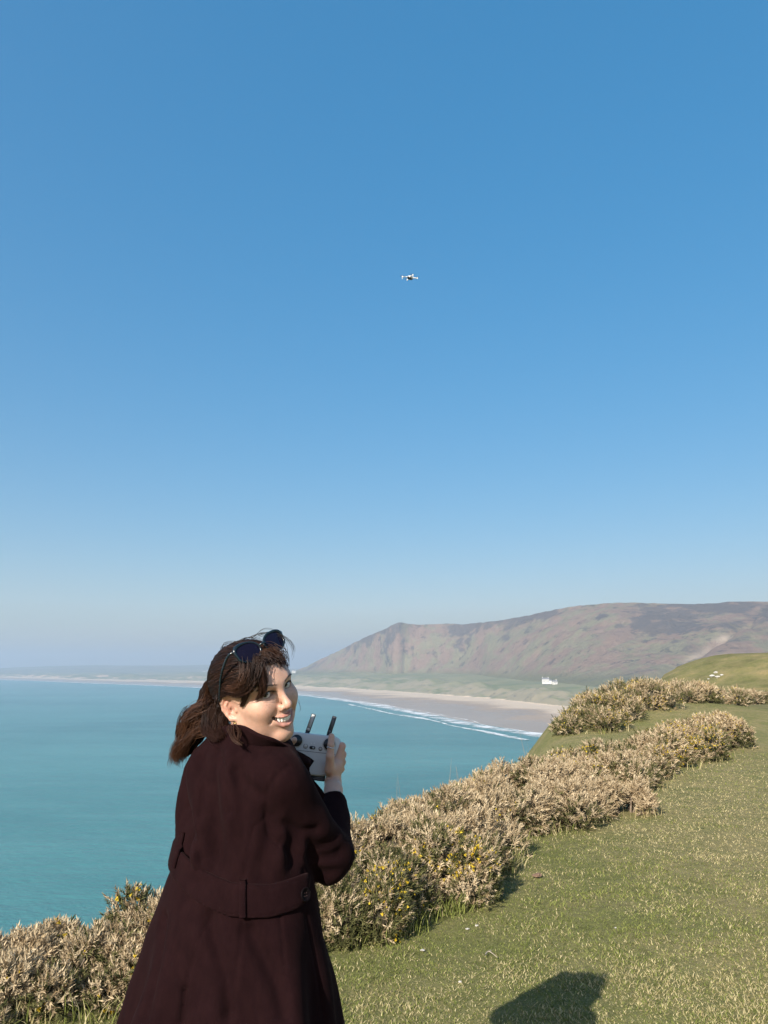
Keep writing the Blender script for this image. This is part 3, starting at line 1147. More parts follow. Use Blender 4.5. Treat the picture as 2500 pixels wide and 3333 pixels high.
def ear_pt(a, b, out=0.0, s=1):
    return (s * (0.0705 - 0.42 * a + out), -0.006 + a, 0.000 + b)


LIP_UP = [(-0.0324, 0.0753, -0.028), (-0.0227, 0.0867, -0.0323), (-0.0103, 0.095, -0.0329), (0.0, 0.0965, -0.0343), (0.0103, 0.095, -0.0329), (0.0227, 0.0867, -0.0323), (0.0324, 0.0753, -0.028)]
LIP_UP_R = [0.0018, 0.0034, 0.0044, 0.0040, 0.0044, 0.0034, 0.0018]
LIP_LO = [(-0.0324, 0.0753, -0.0283), (-0.0238, 0.0847, -0.043), (-0.0119, 0.0915, -0.0529), (0.0, 0.093, -0.0548), (0.0119, 0.0915, -0.0529), (0.0238, 0.0847, -0.043), (0.0324, 0.0753, -0.0283)]
LIP_LO_R = [0.0018, 0.0034, 0.0045, 0.0049, 0.0045, 0.0034, 0.0018]
MOUTH = [(-0.0288, 0.0818, -0.03), (-0.0154, 0.0949, -0.0408), (0.0, 0.099, -0.0445), (0.0154, 0.0949, -0.0408), (0.0288, 0.0818, -0.03)]
MOUTH_R = [0.0026, 0.0068, 0.0082, 0.0068, 0.0026]
BROW = [(0.013, 0.0885, 0.0425), (0.024, 0.0890, 0.0475), (0.038, 0.0810, 0.0485), (0.051, 0.0640, 0.0430)]
EYE = np.array([0.0310, 0.0705, 0.0270])
EYE_R = 0.0129


def head_sdf(P):
    X = np.abs(P[..., 0])
    Q = np.stack([X, P[..., 1], P[..., 2]], -1)          # mirrored
    d = el(P, (0, -0.010, 0.046), (0.073, 0.090, 0.079))
    d = smin(d, el(P, (0, 0.020, 0.048), (0.066, 0.069, 0.058)), 0.03)
    d = smin(d, el(P, (0, 0.026, -0.014), (0.0585, 0.062, 0.084)), 0.03)
    d = smin(d, cap_(Q, (0.046, 0.004, -0.042), (0.011, 0.066, -0.079), 0.021, 0.016), 0.035)
    d = smin(d, el(P, (0, 0.0745, -0.0775), (0.018, 0.015, 0.015)), 0.018)
    d = smin(d, el(Q, (0.043, 0.050, -0.002), (0.026, 0.029, 0.024)), 0.02)
    d = smin(d, el(Q, (0.0360, 0.0675, -0.010), (0.018, 0.0150, 0.0175)), 0.026)
    d = smin(d, el(Q, (0.0375, 0.0420, -0.0360), (0.0200, 0.0290, 0.0300)), 0.022)   # cheeks raised by the smile
    d = smin(d, chain(Q, [(0.004, 0.082, 0.0400), (0.026, 0.081, 0.0450), (0.050, 0.060, 0.0420)], [0.009, 0.0085, 0.008]), 0.016)
    d = smax(d, -el(Q, (0.0310, 0.0990, 0.0265), (0.0165, 0.0180, 0.0105)), 0.012)
    # nose
    d = smin(d, chain(P, [(0, 0.0840, 0.0330), (0, 0.0945, 0.0140), (0, 0.1050, -0.0030)], [0.0070, 0.0072, 0.0085]), 0.010)
    d = smin(d, el(P, (0, 0.1055, -0.0080), (0.0098, 0.0095, 0.0085)), 0.007)
    d = smin(d, el(Q, (0.0120, 0.0955, -0.0115), (0.0066, 0.0085, 0.0068)), 0.005)
    d = smax(d, -el(Q, (0.0064, 0.1005, -0.0195), (0.0034, 0.0055, 0.0040)), 0.002)
    # lids and eye opening
    d = smin(d, el(Q, EYE, (0.0150, 0.0140, 0.0122)), 0.005)
    d = smax(d, -el(Q, (EYE[0] + 0.0005, EYE[1] + 0.0145, EYE[2] - 0.0004), (0.0152, 0.0135, 0.0064)), 0.0015)
    # mouth
    d = smin(d, el(P, (0, 0.071, -0.040), (0.028, 0.0215, 0.020)), 0.016)
    d = smax(d, -chain(Q, [(0.0175, 0.0960, -0.0110), (0.0305, 0.0850, -0.0250), (0.0360, 0.0770, -0.0380)], [0.0020, 0.0022, 0.0014]), 0.007)
    d = smin(d, chain(P, LIP_UP, LIP_UP_R), 0.004)
    d = smin(d, chain(P, LIP_LO, LIP_LO_R), 0.005)
    d = smax(d, -chain(P, MOUTH, MOUTH_R, 0.004), 0.0018)
    # ears
    E = [ear_pt(0.012, 0.006), ear_pt(0.010, 0.021), ear_pt(0.000, 0.0305), ear_pt(-0.013, 0.0275), ear_pt(-0.0200, 0.014), ear_pt(-0.0190, -0.002), ear_pt(-0.0120, -0.015), ear_pt(-0.004, -0.0245), ear_pt(0.006, -0.0255)]
    e = chain(Q, E, [0.0030, 0.0034, 0.0038, 0.0042, 0.0042, 0.0038, 0.0038, 0.0058, 0.0052], 0.003)
    q = Q - np.array([0.0705, -0.006, 0.0], np.float32)
    disc_n = q[..., 0] + 0.42 * q[..., 1]
    disc = np.maximum(np.abs(disc_n + 0.003) - 0.0026, np.sqrt(((q[..., 1] + 0.004) / 0.0175) ** 2 + ((q[..., 2] - 0.003) / 0.0285) ** 2) * 0.02 - 0.02)
    e = smin(e, disc, 0.003)
    e = smin(e, chain(Q, [ear_pt(-0.004, 0.019, 0.001), ear_pt(-0.011, 0.006, 0.0015), ear_pt(-0.006, -0.010, 0.001)], [0.0022, 0.003, 0.0026]), 0.003)
    e = smin(e, el(Q, ear_pt(0.0125, -0.004, 0.002), (0.004, 0.004, 0.006)), 0.003)
    e = smax(e, -el(Q, ear_pt(0.002, -0.004, 0.003), (0.007, 0.0075, 0.0095)), 0.003)
    d = smin(d, e, 0.004)
    # neck
    d = smin(d, cap_(P, (0, -0.022, -0.035), NECK_L, 0.047, 0.056), 0.025)
    return d


hv_, hf_ = surface_nets(head_sdf, (-0.100, -0.135, -0.215), (0.100, 0.130, 0.165), 0.0022)


def near_chain(P, pts, n=1):
    return chain(P, pts, [0.0] * len(pts))


# ---- skin colour: tone, lips, cheeks, brows, lash line
def face_tint(P):
    Q = np.stack([np.abs(P[:, 0]), P[:, 1], P[:, 2]], -1)
    n = len(P)
    base = np.tile(np.array([0.555, 0.325, 0.230]), (n, 1))
    mott = fbm(P * 90, 3, 5)[:, None]
    base *= 1 + 0.07 * mott + 0.05 * fbm(P * 330, 2, 6)[:, None]
    flush = np.exp(-((Q - np.array([0.040, 0.068, -0.012])) ** 2).sum(1) / 0.018 ** 2) + 0.8 * np.exp(-((Q - np.array([0, 0.108, -0.008])) ** 2).sum(1) / 0.012 ** 2)
    base = base + (np.array([0.53, 0.26, 0.20]) - base) * (0.65 * np.clip(flush, 0, 1))[:, None]
    earm = np.exp(-(((Q - np.array([0.075, -0.010, 0.0])) / np.array([0.012, 0.022, 0.032])) ** 2).sum(1) ** 2)
    base = base + (np.array([0.52, 0.24, 0.18]) - base) * (0.55 * earm)[:, None]
    frk = smooth(0.42, 0.62, fbm(P * 520, 2, 33)) * np.exp(-((Q - np.array([0.028, 0.085, 0.000])) ** 2).sum(1) / 0.030 ** 2)
    base = base * (1 - 0.20 * frk[:, None])
    dl = np.minimum(chain(P, LIP_UP, LIP_UP_R), chain(P, LIP_LO, LIP_LO_R))
    lip = 1 - smooth(0.0002, 0.0016, dl)
    base = base + (np.array([0.38, 0.150, 0.125]) - base) * (0.75 * lip)[:, None]
    inside = (chain(P, MOUTH, MOUTH_R, 0.004) < 0.0012) & (P[:, 1] < 0.0855 + 0.004 * (1 - (P[:, 0] / 0.026) ** 2))
    base[inside] = (0.05, 0.010, 0.009)
    br = near_chain(Q, BROW)
    bm_ = (1 - smooth(0.0026, 0.0048, br)) * np.clip(0.75 + 0.5 * fbm(P * 420, 2, 9), 0, 1)
    base = base + (np.array([0.045, 0.022, 0.014]) - base) * (0.85 * bm_)[:, None]
    # dark lash line along the rim of the upper lid
    q = (Q - np.array([EYE[0] + 0.0005, 0, EYE[2] - 0.0004])) / np.array([0.0152, 1, 0.0064])
    rr = np.hypot(q[:, 0], q[:, 2])
    lash = np.exp(-((rr - 1.10) / 0.22) ** 2) * (Q[:, 1] > 0.070) * np.where(Q[:, 2] > EYE[2] - 0.001, 1.0, 0.45)
    base = base + (np.array([0.03, 0.016, 0.012]) - base) * (0.9 * np.clip(lash, 0, 1))[:, None]
    return base


def skin_material(name):
    t = NT(name)
    c = t.attr('tint')
    f = t.noise(t.obj(), 900, 3, 0.6)
    t.bsdf(t.mix(0.10, c, t.ramp(f, [(0.3, (0.30, 0.15, 0.10)), (0.7, (0.70, 0.48, 0.36))])), 0.48, t.bump(f, 0.10, 0.001),
           Subsurface_Weight=0.22, Subsurface_Scale=0.006, Subsurface_Radius=(1.0, 0.35, 0.2), Specular_IOR_Level=0.38)
    return t.m


M_skin = skin_material('skin')
GZ = 0.0
PERSON = empty('person', (-0.335, 1.90, float(ground_z(-0.335, 1.90))),
               label='woman in a long dark burgundy wool coat looking back over her shoulder, smiling', category='person')
PO = np.array(PERSON.location)


def part(name, V, F, mat, parent=PERSON, smooth_shade=True, **props):
    """A mesh given in world coordinates, hung under parent."""
    w = np.array(parent.location) if parent.parent is None else PO
    return mesh_obj(name, np.asarray(V, float).reshape(-1, 3) - w, F, mat, parent, smooth_shade, **props)


# ---- limbs. joints in metres
SH_R, EL_R, WR_R = np.array([-0.232, 1.795, 1.368]), np.array([-0.130, 1.925, 1.185]), at(1085, 2572, 2.105)
SH_L, EL_L, WR_L = np.array([-0.420, 1.985, 1.370]), np.array([-0.425, 2.170, 1.175]), np.array([-0.305, 2.235, 1.345])

# the right hand, seen from its thumb side and holding the remote control
CON_Y = 2.165


def hpt(cx, cy, dy=0.0):
    """Point from the enlarged view of the hand (region 900..1180, 2280..2640 of the photograph)."""
    return at(900 + cx * 0.16878, 2280 + cy * 0.16878, CON_Y + dy)


TH = [hpt(1030, 1330, -0.030), hpt(1035, 1080, -0.040), hpt(1050, 870, -0.038), hpt(1062, 690, -0.026)]
KN = [hpt(1262, 880, 0.012), hpt(1275, 1040, 0.020), hpt(1268, 1190, 0.024), hpt(1250, 1320, 0.024)]
PIP = [hpt(1190, 840, 0.045), hpt(1215, 1000, 0.055), hpt(1205, 1140, 0.058), hpt(1190, 1265, 0.052)]
TIP = [hpt(1050, 870, 0.052), hpt(1040, 1010, 0.054), hpt(1040, 1140, 0.054), hpt(1050, 1260, 0.050)]
PALM = hpt(1120, 1280, -0.004)
WRIST = hpt(1090, 1600, -0.010)
FORE = WR_R + (EL_R - WR_R) * 0.45


def hand_sdf(P):
    d = chain(P, [FORE, WR_R, WRIST], [0.030, 0.0225, 0.0205], 0.01)
    d = smin(d, cap_(P, WRIST, PALM, 0.0200, 0.0185), 0.012)
    d = smin(d, cap_(P, PALM, KN[1] * 0.7 + PALM * 0.3, 0.0185, 0.0125), 0.012)
    for k, r in zip(KN, (0.0098, 0.0100, 0.0094, 0.0085)):
        d = smin(d, cap_(P, WRIST * 0.55 + PALM * 0.45, k, 0.0118, r + 0.0008), 0.0035)
    d = smin(d, chain(P, [WRIST * 0.4 + PALM * 0.6] + TH[:2], [0.013, 0.0135, 0.0112], 0.004), 0.012)
    th = chain(P, TH[1:], [0.0100, 0.0092, 0.0082], 0.003)
    d = smin(d, th, 0.005)
    for k, pp, tp, r in zip(KN, PIP, TIP, (0.0088, 0.0088, 0.0084, 0.0074)):
        f = chain(P, [k, pp, tp], [r + 0.0006, r, r - 0.0016], 0.003)
        d = smin(d, f, 0.003)
    # tendons on the back of the hand
    d = smin(d, cap_(P, WRIST + np.array([-0.004, -0.016, 0.010]), TH[1] + np.array([0.002, -0.004, -0.004]), 0.0035, 0.0040), 0.006)
    return d


def hand_l_sdf(P):
    c = np.array(WR_L)
    g = at(938, 2440, CON_Y + 0.012)
    pal = g + np.array([-0.012, 0.012, -0.022])
    d = chain(P, [c + (EL_L - c) * 0.45, c, pal], [0.030, 0.0225, 0.020], 0.01)
    for i in range(4):
        k = g + np.array([-0.010, 0.020, 0.006 - 0.017 * i])
        tipp = g + np.array([0.034, 0.052, 0.002 - 0.016 * i])
        mid = g + np.array([0.004, 0.058, 0.006 - 0.016 * i])
        d = smin(d, cap_(P, pal, k, 0.014, 0.0095), 0.008)
        d = smin(d, chain(P, [k, mid, tipp], [0.0090, 0.0085, 0.0072], 0.003), 0.003)
    th = [pal + np.array([0.006, -0.018, 0.008]), g + np.array([0.004, -0.036, 0.012]), at(958, 2408, CON_Y - 0.034)]
    d = smin(d, chain(P, th, [0.0125, 0.0100, 0.0080], 0.003), 0.008)
    return d


def bounds(pts, pad):
    pts = np.array(pts)
    return pts.min(0) - pad, pts.max(0) + pad


lo, hi = bounds([FORE, WR_R] + TH + KN + PIP + TIP, 0.032)
rv, rf = surface_nets(hand_sdf, lo, hi, 0.0021)
gL = at(938, 2440, CON_Y)
lo, hi = bounds([WR_L + (EL_L - WR_L) * 0.45, WR_L, gL, gL + 0.05], 0.07)
lv, lf = surface_nets(hand_l_sdf, lo, hi, 0.0032)


def torso_sdf(P):
    d = chain(P, [(-0.335, 1.905, 1.33), (-0.338, 1.90, 1.00)], [0.105, 0.110])
    d = smin(d, cap_(P, SH_L, SH_R, 0.045, 0.045), 0.06)
    d = smin(d, cap_(P, NECK_W, (-0.33, 1.91, 1.34), 0.052, 0.07), 0.03)
    for s, e, w in ((SH_R, EL_R, FORE), (SH_L, EL_L, WR_L + (EL_L - WR_L) * 0.45)):
        d = smin(d, chain(P, [s, e, w], [0.046, 0.037, 0.030], 0.02), 0.03)
    for sx_ in (-1, 1):
        hip = np.array([-0.340, 1.90, 0.95]) + sx_ * np.array([0.075, -0.04, 0])
        kn = hip + np.array([0.012, 0.02, -0.47])
        an = np.array([hip[0] + sx_ * 0.01, hip[1], 0.07])
        d = smin(d, chain(P, [hip, kn, an], [0.080, 0.052, 0.036], 0.03), 0.04)
    return d


tv, tf = surface_nets(torso_sdf, (-0.60, 1.66, 0.03), (0.02, 2.34, 1.48), 0.02)
V, F = merge([(head_w(hv_), hf_), (rv, rf), (lv, lf), (tv, tf)])
body = part('body', V, F, M_skin)
fl = np.tile(np.array([0.52, 0.305, 0.215]), (len(V) - len(hv_), 1))
fl *= 1 + 0.06 * fbm(V[len(hv_):] * 60, 2, 4)[:, None]
for k in KN + PIP:
    fl += (np.array([0.49, 0.225, 0.165]) - fl) * (0.45 * np.exp(-((V[len(hv_):] - k) ** 2).sum(1) / 0.012 ** 2))[:, None]
color_attr(body.data, 'tint', np.concatenate([face_tint(hv_), fl]))

# thumb nail
nail_p = TH[3] + unit(CAM - TH[3]) * 0.0066
nx_ = unit(TH[3] - TH[2])
nz_ = unit(CAM - TH[3])
nz_ = unit(nz_ - nx_ * (nz_ @ nx_))
ny_ = np.cross(nz_, nx_)
part('thumbnail', nail_p + ICO2[0] @ np.stack([nx_ * 0.0062, ny_ * 0.0050, nz_ * 0.0022]), ICO2[1], plain('nail', (0.62, 0.36, 0.29), 0.3, 0.05), label='short bare thumbnail')

# ---- eyes and teeth
t = NT('eye')
t.bsdf(t.attr('tint'), 0.12, Specular_IOR_Level=0.35)
M_eye = t.m
EV, EF = ico(4)
for s in (1, -1):
    c = EYE * np.array([s, 1, 1])
    g = unit(head_l(CAM) - c)
    g = unit(g + np.array([0.0, 0.12, -0.04]))
    ang = np.degrees(np.arccos(np.clip(EV @ g, -1, 1)))
    colr = np.tile(np.array([0.55, 0.51, 0.47]), (len(EV), 1))
    ir = ang < 31
    colr[ir] = np.array([0.032, 0.020, 0.012])
    colr[(ang >= 26) & ir] = (0.045, 0.035, 0.02)
    colr[ang < 13] = 0.004
    bulge = 1 + 0.05 * np.exp(-(ang / 20) ** 2)
    o = part('eye', head_w(c + EV * EYE_R * bulge[:, None]), EF, M_eye)
    color_attr(o.data, 'tint', colr)

# lashes along the upper lids and brows of fine hairs
M_lash = plain('lash', (0.012, 0.007, 0.006), 0.6, 0.1, 200)
for s in (1, -1):
    pts = []
    for a in np.linspace(0.02, np.pi - 0.02, 14):
        px_, pz_ = EYE[0] + 0.0005 + 0.0156 * math.cos(a), EYE[2] - 0.0004 + 0.0067 * math.sin(a)
        ys = np.linspace(0.100, 0.055, 180)
        v = head_sdf(np.stack([np.full(180, px_), ys, np.full(180, pz_)], -1).astype(np.float32))
        k = np.argmax(v < 0)
        pts.append((s * px_, ys[k] + 0.0006, pz_))
    V, F = tube(head_w(catmull(pts, 24)), 0.0005 + 0.0011 * np.sin(np.linspace(0.25, np.pi, 24)), 6)
    part('eyelash', V, F, M_lash)
    parts = []
    bp_ = catmull(BROW, 60)
    for i in range(60):
        q = bp_[i] + rng.normal(0, 0.0011, 3) * np.array([1, 0.3, 1])
        ys = np.linspace(q[1] + 0.015, q[1] - 0.02, 140)
        v = head_sdf(np.stack([np.full(140, q[0]), ys, np.full(140, q[2])], -1).astype(np.float32))
        q[1] = ys[np.argmax(v < 0)] + 0.0004
        dr = unit(np.array([0.9, -0.35, 0.45 - 0.011 * i]))
        V, F = tube(head_w(np.array([q, q + dr * 0.0030, q + dr * 0.0058 + np.array([0, -0.0006, 0])]) * np.array([s, 1, 1])), [0.00030, 0.00026, 0.00015], 3)
        parts.append((V, F))
    V, F = merge(parts)
    part('eyebrow', V, F, M_lash)

M_tooth = plain('tooth', (0.90, 0.85, 0.76), 0.2, 0.04, 200)
bx_v = np.array([(a, b, c) for a in (-1, 1) for b in (-1, 1) for c in (-1, 1)], float)
for xx, yy, zz, w, ry in [(0.0041, 0.0917, -0.0394, 0.004, 0.12), (0.0112, 0.0897, -0.0387, 0.0034, 0.35), (0.0172, 0.0857, -0.0379, 0.0031, 0.62), (0.022, 0.0807, -0.037, 0.0029, 0.85), (0.0258, 0.0752, -0.036, 0.0028, 1.0)]:
    for s in (1, -1):
        q = np.sign(ICO2[0]) * np.abs(ICO2[0]) ** 0.55
        q = q * np.array([w, 0.0022, 0.0072])
        ca, sa = math.cos(-s * ry), math.sin(-s * ry)
        q = np.stack([q[:, 0] * ca - q[:, 1] * sa, q[:, 0] * sa + q[:, 1] * ca, q[:, 2]], -1)
        part('tooth', head_w(q + np.array([s * xx, yy, zz])), ICO2[1], M_tooth)

# ---- trousers and boots, hidden below the coat in the picture
M_trouser = plain('dark_trousers', (0.02, 0.02, 0.025), 0.85)
M_boot = plain('boot_leather', (0.025, 0.018, 0.014), 0.4)
for sx_ in (-1, 1):
    hip = np.array([-0.340, 1.90, 0.95]) + sx_ * np.array([0.075, -0.04, 0])
    kn = hip + np.array([0.012, 0.02, -0.47])
    an = np.array([hip[0] + sx_ * 0.01, hip[1], 0.075])
    V, F = tube([hip, kn, an], [0.088, 0.062, 0.050], 16)
    part('trouser_leg', V, F, M_trouser)
    fw = np.array([0.45, 0.89, 0])
    gz = float(ground_z(an[0], an[1]))
    fn = lambda P, an=an, fw=fw, gz=gz: smax(smin(chain(P, [an + np.array([0, 0, 0.16]), an], [0.052, 0.045]), chain(P, [np.array([an[0], an[1], gz + 0.042]) - fw * 0.05, np.array([an[0], an[1], gz + 0.036]) + fw * 0.15], [0.040, 0.036]), 0.03), -(P[..., 2] - gz - 0.002), 0.004)
    V, F = surface_nets(fn, an + np.array([-0.12, -0.12, -0.12]), an + np.array([0.18, 0.24, 0.20]), 0.008)
    part('boot', V, F, M_boot)

# ---- the coat
CZ = np.array([0.30, 0.60, 0.862, 1.067, 1.174, 1.26, 1.33, 1.385, 1.425, 1.455, 1.480, 1.52])
C_CX = np.array([-0.346, -0.344, -0.342, -0.332, -0.326, -0.319, -0.320, -0.324, -0.330, -0.326, -0.320, -0.318])
C_CY = np.array([1.88, 1.88, 1.88, 1.88, 1.88, 1.885, 1.89, 1.89, 1.89, 1.895, 1.90, 1.90])
C_A = np.array([0.345, 0.295, 0.248, 0.198, 0.170, 0.162, 0.166, 0.162, 0.142, 0.105, 0.078, 0.07])
C_B = np.array([0.310, 0.262, 0.216, 0.165, 0.130, 0.126, 0.126, 0.116, 0.100, 0.085, 0.072, 0.066])
C_YAW = np.radians(np.array([26, 26, 26, 27, 28, 32, 37, 41, 42, 42, 42, 42]))


def torso_shell(P, folds=True):
    z = P[..., 2]
    ip = lambda a: np.interp(z, CZ, a)
    dx, dy = P[..., 0] - ip(C_CX), P[..., 1] - ip(C_CY)
    yw = ip(C_YAW)
    c, s = np.cos(yw), np.sin(yw)
    u = dx * c - dy * s            # her right
    v = dx * s + dy * c            # the way she faces
    a, b = ip(C_A), ip(C_B)
    k0 = np.sqrt((u / a) ** 2 + (v / b) ** 2) + 1e-6
    k1 = np.sqrt((u / (a * a)) ** 2 + (v / (b * b)) ** 2) + 1e-6
    d = k0 * (k0 - 1) / k1
    if folds:
        th = np.arctan2(u / a, -v / b)       # 0 at the middle of the back
        sk = smooth(1.15, 0.82, z)
        d = d - sk * (0.020 * np.cos(5 * th + 0.9) + 0.015 * np.cos(9 * th + 2.0 + 2.0 * (1.1 - z)))
        up = smooth(1.16, 1.24, z) * smooth(1.47, 1.38, z)
        d = d - up * (0.014 * np.cos(9 * th + 3.0 * (z - 1.2) * 4 + 0.4) * smooth(-1.3, -0.2, -np.abs(th + 0.3)) + 0.005 * np.cos(15 * th - 9 * z))
        # gathered just above the belt
        d = d - 0.007 * np.exp(-((z - 1.215) / 0.03) ** 2) * np.cos(11 * th + 1.0)
    return np.maximum(d * 0.9, z - 1.478)


CUFF_R = EL_R + (WR_R - EL_R) * 0.80
CUFF_L = EL_L + (WR_L - EL_L) * 0.80


def arm_shell(P, S, E, W):
    d = chain(P, [S, E], [0.064, 0.056], 0.0)
    f = cap_(P, E, W, 0.056, 0.040)
    d = smin(d, f, 0.012)
    ax = unit(E - S)
    tpar = (P - S) @ ax.astype(np.float32)
    w = np.exp(-((tpar - np.linalg.norm(E - S) * 0.85) / 0.09) ** 2)
    d = d - 0.0040 * w * np.sin(tpar * 85 + 4 * np.sin((P[..., 0] * 0.7 + P[..., 2]) * 31)) * (0.5 + 0.5 * np.sin(P[..., 0] * 47 + P[..., 1] * 21)) - 0.002 * np.sin(P[..., 2] * 60 + P[..., 0] * 35 + 1.2 * np.sin(P[..., 1] * 40))
    # open cuff
    ax2 = unit(W - E)
    cut = (P - W) @ ax2.astype(np.float32)
    d = smax(d, cut, 0.004)
    inner = cap_(P, E + (W - E) * 0.55, W + ax2 * 0.05, 0.030, 0.0325)
    return smax(d, -inner, 0.004)


def coat_sdf(P):
    d = torso_shell(P)
    yoke = cap_(P, SH_R + np.array([-0.01, 0.005, 0.012]), NECK_W + np.array([0.04, -0.02, 0.028]), 0.056, 0.052)
    d = smin(d, yoke, 0.03)
    yoke = cap_(P, SH_L + np.array([0.01, -0.005, 0.012]), NECK_W + np.array([-0.04, 0.02, 0.028]), 0.056, 0.052)
    d = smin(d, yoke, 0.03)
    d = smin(d, arm_shell(P, SH_R, EL_R, CUFF_R), 0.016)
    d = smin(d, arm_shell(P, SH_L, EL_L, CUFF_L), 0.016)
    d = d - 0.0016 * np.sin(P[..., 0] * 41 + 7 * P[..., 2]) * np.sin(P[..., 2] * 37 + 9 * P[..., 1])
    return d


def trace(f, px, py, y0=1.2, y1=2.6, back=0.0):
    """World point where the sight line of a photograph pixel meets the surface f = 0."""
    a, b = at(px, py, y0), at(px, py, y1)
    d = unit(b - a)
    L = np.linalg.norm(b - a)
    tt = 0.0
    for _ in range(160):
        p = a + d * tt
        v = float(f(p.astype(np.float32)[None])[0])
        if v < 0.0004:
            break
        tt += max(v * 0.7, 0.0006)
        if tt > L:
            return None
    return p - d * back


def grad(f, p, h=0.003):
    return unit(np.array([float(f((p + np.eye(3)[i] * h).astype(np.float32)[None])[0] - f((p - np.eye(3)[i] * h).astype(np.float32)[None])[0]) for i in range(3)]))


V1, F1 = surface_nets(coat_sdf, (-0.66, 1.63, 0.78), (0.0, 2.33, 1.50), 0.0050)
low = lambda P: smax(torso_shell(P), -(torso_shell(P) + 0.012), 0.004)
V2, F2 = surface_nets(lambda P: np.maximum(low(P), 0.40 - P[..., 2]), (-0.78, 1.50, 0.38), (0.10, 2.30, 0.79), 0.012)

# sewn seams sink into the cloth
SEAMS = [
    ([(940, 2492), (905, 2520), (874, 2567), (866, 2610), (866, 2655), (874, 2716), (905, 2750)], 0.0045, 0.0040),
    ([(862, 2664), (827, 2691), (815, 2740), (805, 2785), (795, 2850)], 0.0035, 0.0030),
    ([(790, 2990), (782, 3060), (775, 3121), (760, 3220), (748, 3325)], 0.0040, 0.0030),
    ([(912, 2985), (922, 3080), (926, 3141), (928, 3240), (930, 3325)], 0.0035, 0.0025),
    ([(998, 2980), (1022, 3100), (1042, 3220), (1056, 3325)], 0.006, 0.0035),
    ([(690, 2950), (665, 3010), (642, 3076), (618, 3160), (602, 3225)], 0.0035, 0.0028),
    ([(602, 3222), (598, 3270), (590, 3328)], 0.0060, 0.0110),
    # soft valleys between the folds of the cloth
    ([(677, 2985), (696, 3067), (736, 3200), (745, 3300)], 0.017, 0.016),
    ([(812, 3030), (859, 3121), (904, 3220), (919, 3300)], 0.016, 0.015),
    ([(528, 2993), (504, 3141), (470, 3300)], 0.016, 0.014),
    ([(617, 2627), (627, 2726), (657, 2795)], 0.014, 0.009),
    ([(706, 2440), (721, 2498), (736, 2587), (742, 2640)], 0.013, 0.009),
    ([(657, 2465), (667, 2558), (649, 2647)], 0.014, 0.007),
    ([(919, 2745), (973, 2795), (993, 2834)], 0.012, 0.006),
    ([(766, 2513), (800, 2550), (845, 2588)], 0.014, 0.007),
    ([(1000, 2790), (1050, 2765), (1105, 2770)], 0.013, 0.006),
    ([(930, 2680), (975, 2705), (1030, 2700)], 0.011, 0.007),
]
for pl, wid, dep in SEAMS:
    pts = [trace(coat_sdf, *q) for q in pl]
    pts = np.array([p for p in pts if p is not None])
    pts = np.array([np.interp(np.linspace(0, len(pts) - 1, 60), np.arange(len(pts)), pts[:, i]) for i in range(3)]).T
    lo, hi = pts.min(0) - 3 * wid - 0.01, pts.max(0) + 3 * wid + 0.01
    m = np.where(((V1 > lo) & (V1 < hi)).all(1))[0]
    dd = np.sqrt(((V1[m][:, None] - pts[None]) ** 2).sum(-1)).min(1)
    m, dd = m[dd < 3 * wid], dd[dd < 3 * wid]
    g = np.stack([coat_sdf((V1[m] + np.eye(3)[i] * 0.003).astype(np.float32)) - coat_sdf((V1[m] - np.eye(3)[i] * 0.003).astype(np.float32)) for i in range(3)], -1)
    V1[m] -= unit(g) * (dep * np.exp(-(dd / wid) ** 2))[:, None]

t = NT('burgundy_wool')
O = t.obj()
f1 = t.noise(O, 420, 4, 0.7)
f2 = t.noise(t.vscale(O, (60, 60, 18)), 1.0, 4, 0.6)
f3 = t.noise(O, 9, 3, 0.5)
c = t.mix(f1, (0.0050, 0.0019, 0.0023), (0.0135, 0.0054, 0.0061))
c = t.mix(t.maprange(f2, 0.35, 0.65, 0, 0.4), c, (0.0150, 0.0061, 0.0063))
c = t.mix(0.55, c, t.mix(t.noise(O, 26, 5, 0.7), (0.45, 0.45, 0.45), (1.7, 1.6, 1.6)), 'MULTIPLY')
t.bsdf(c, 0.92, t.bump(t.math('ADD', f1, t.math('MULTIPLY', f2, 0.6)), 0.35, 0.0016), Specular_IOR_Level=0.03, Sheen_Weight=0.03, Sheen_Roughness=0.45, Sheen_Tint=(0.75, 0.45, 0.42, 1))
M_wool = t.m
V, F = merge([(V1, F1), (V2, F2)])
coat = part('coat', V, F, M_wool, label='long dark burgundy wool coat with a half belt')


# half belt across the back
def belt_z(x):
    return np.interp(x, [-0.55, -0.48, -0.40, -0.32, -0.24, -0.17, -0.12], [1.225, 1.202, 1.168, 1.146, 1.141, 1.150, 1.156])


def belt_sdf(P):
    d = torso_shell(P, False)
    z = P[..., 2] - belt_z(P[..., 0])
    band = np.maximum(np.abs(z) - 0.030, np.maximum(P[..., 0] + 0.172, P[..., 1] - 1.98))
    band = smax(np.abs(z) - 0.030, smax(P[..., 0] + 0.162, P[..., 1] - 1.98, 0.01), 0.022)
    edge = 0.0035 * np.exp(-((np.abs(z) - 0.025) / 0.0022) ** 2)
    return smax(smax(d - 0.0100 + edge * 0.5, -(d + 0.004), 0.002), band, 0.005)


V, F = surface_nets(belt_sdf, (-0.56, 1.68, 1.06), (-0.14, 2.0, 1.30), 0.0032)
part('belt', V, F, M_wool, coat)


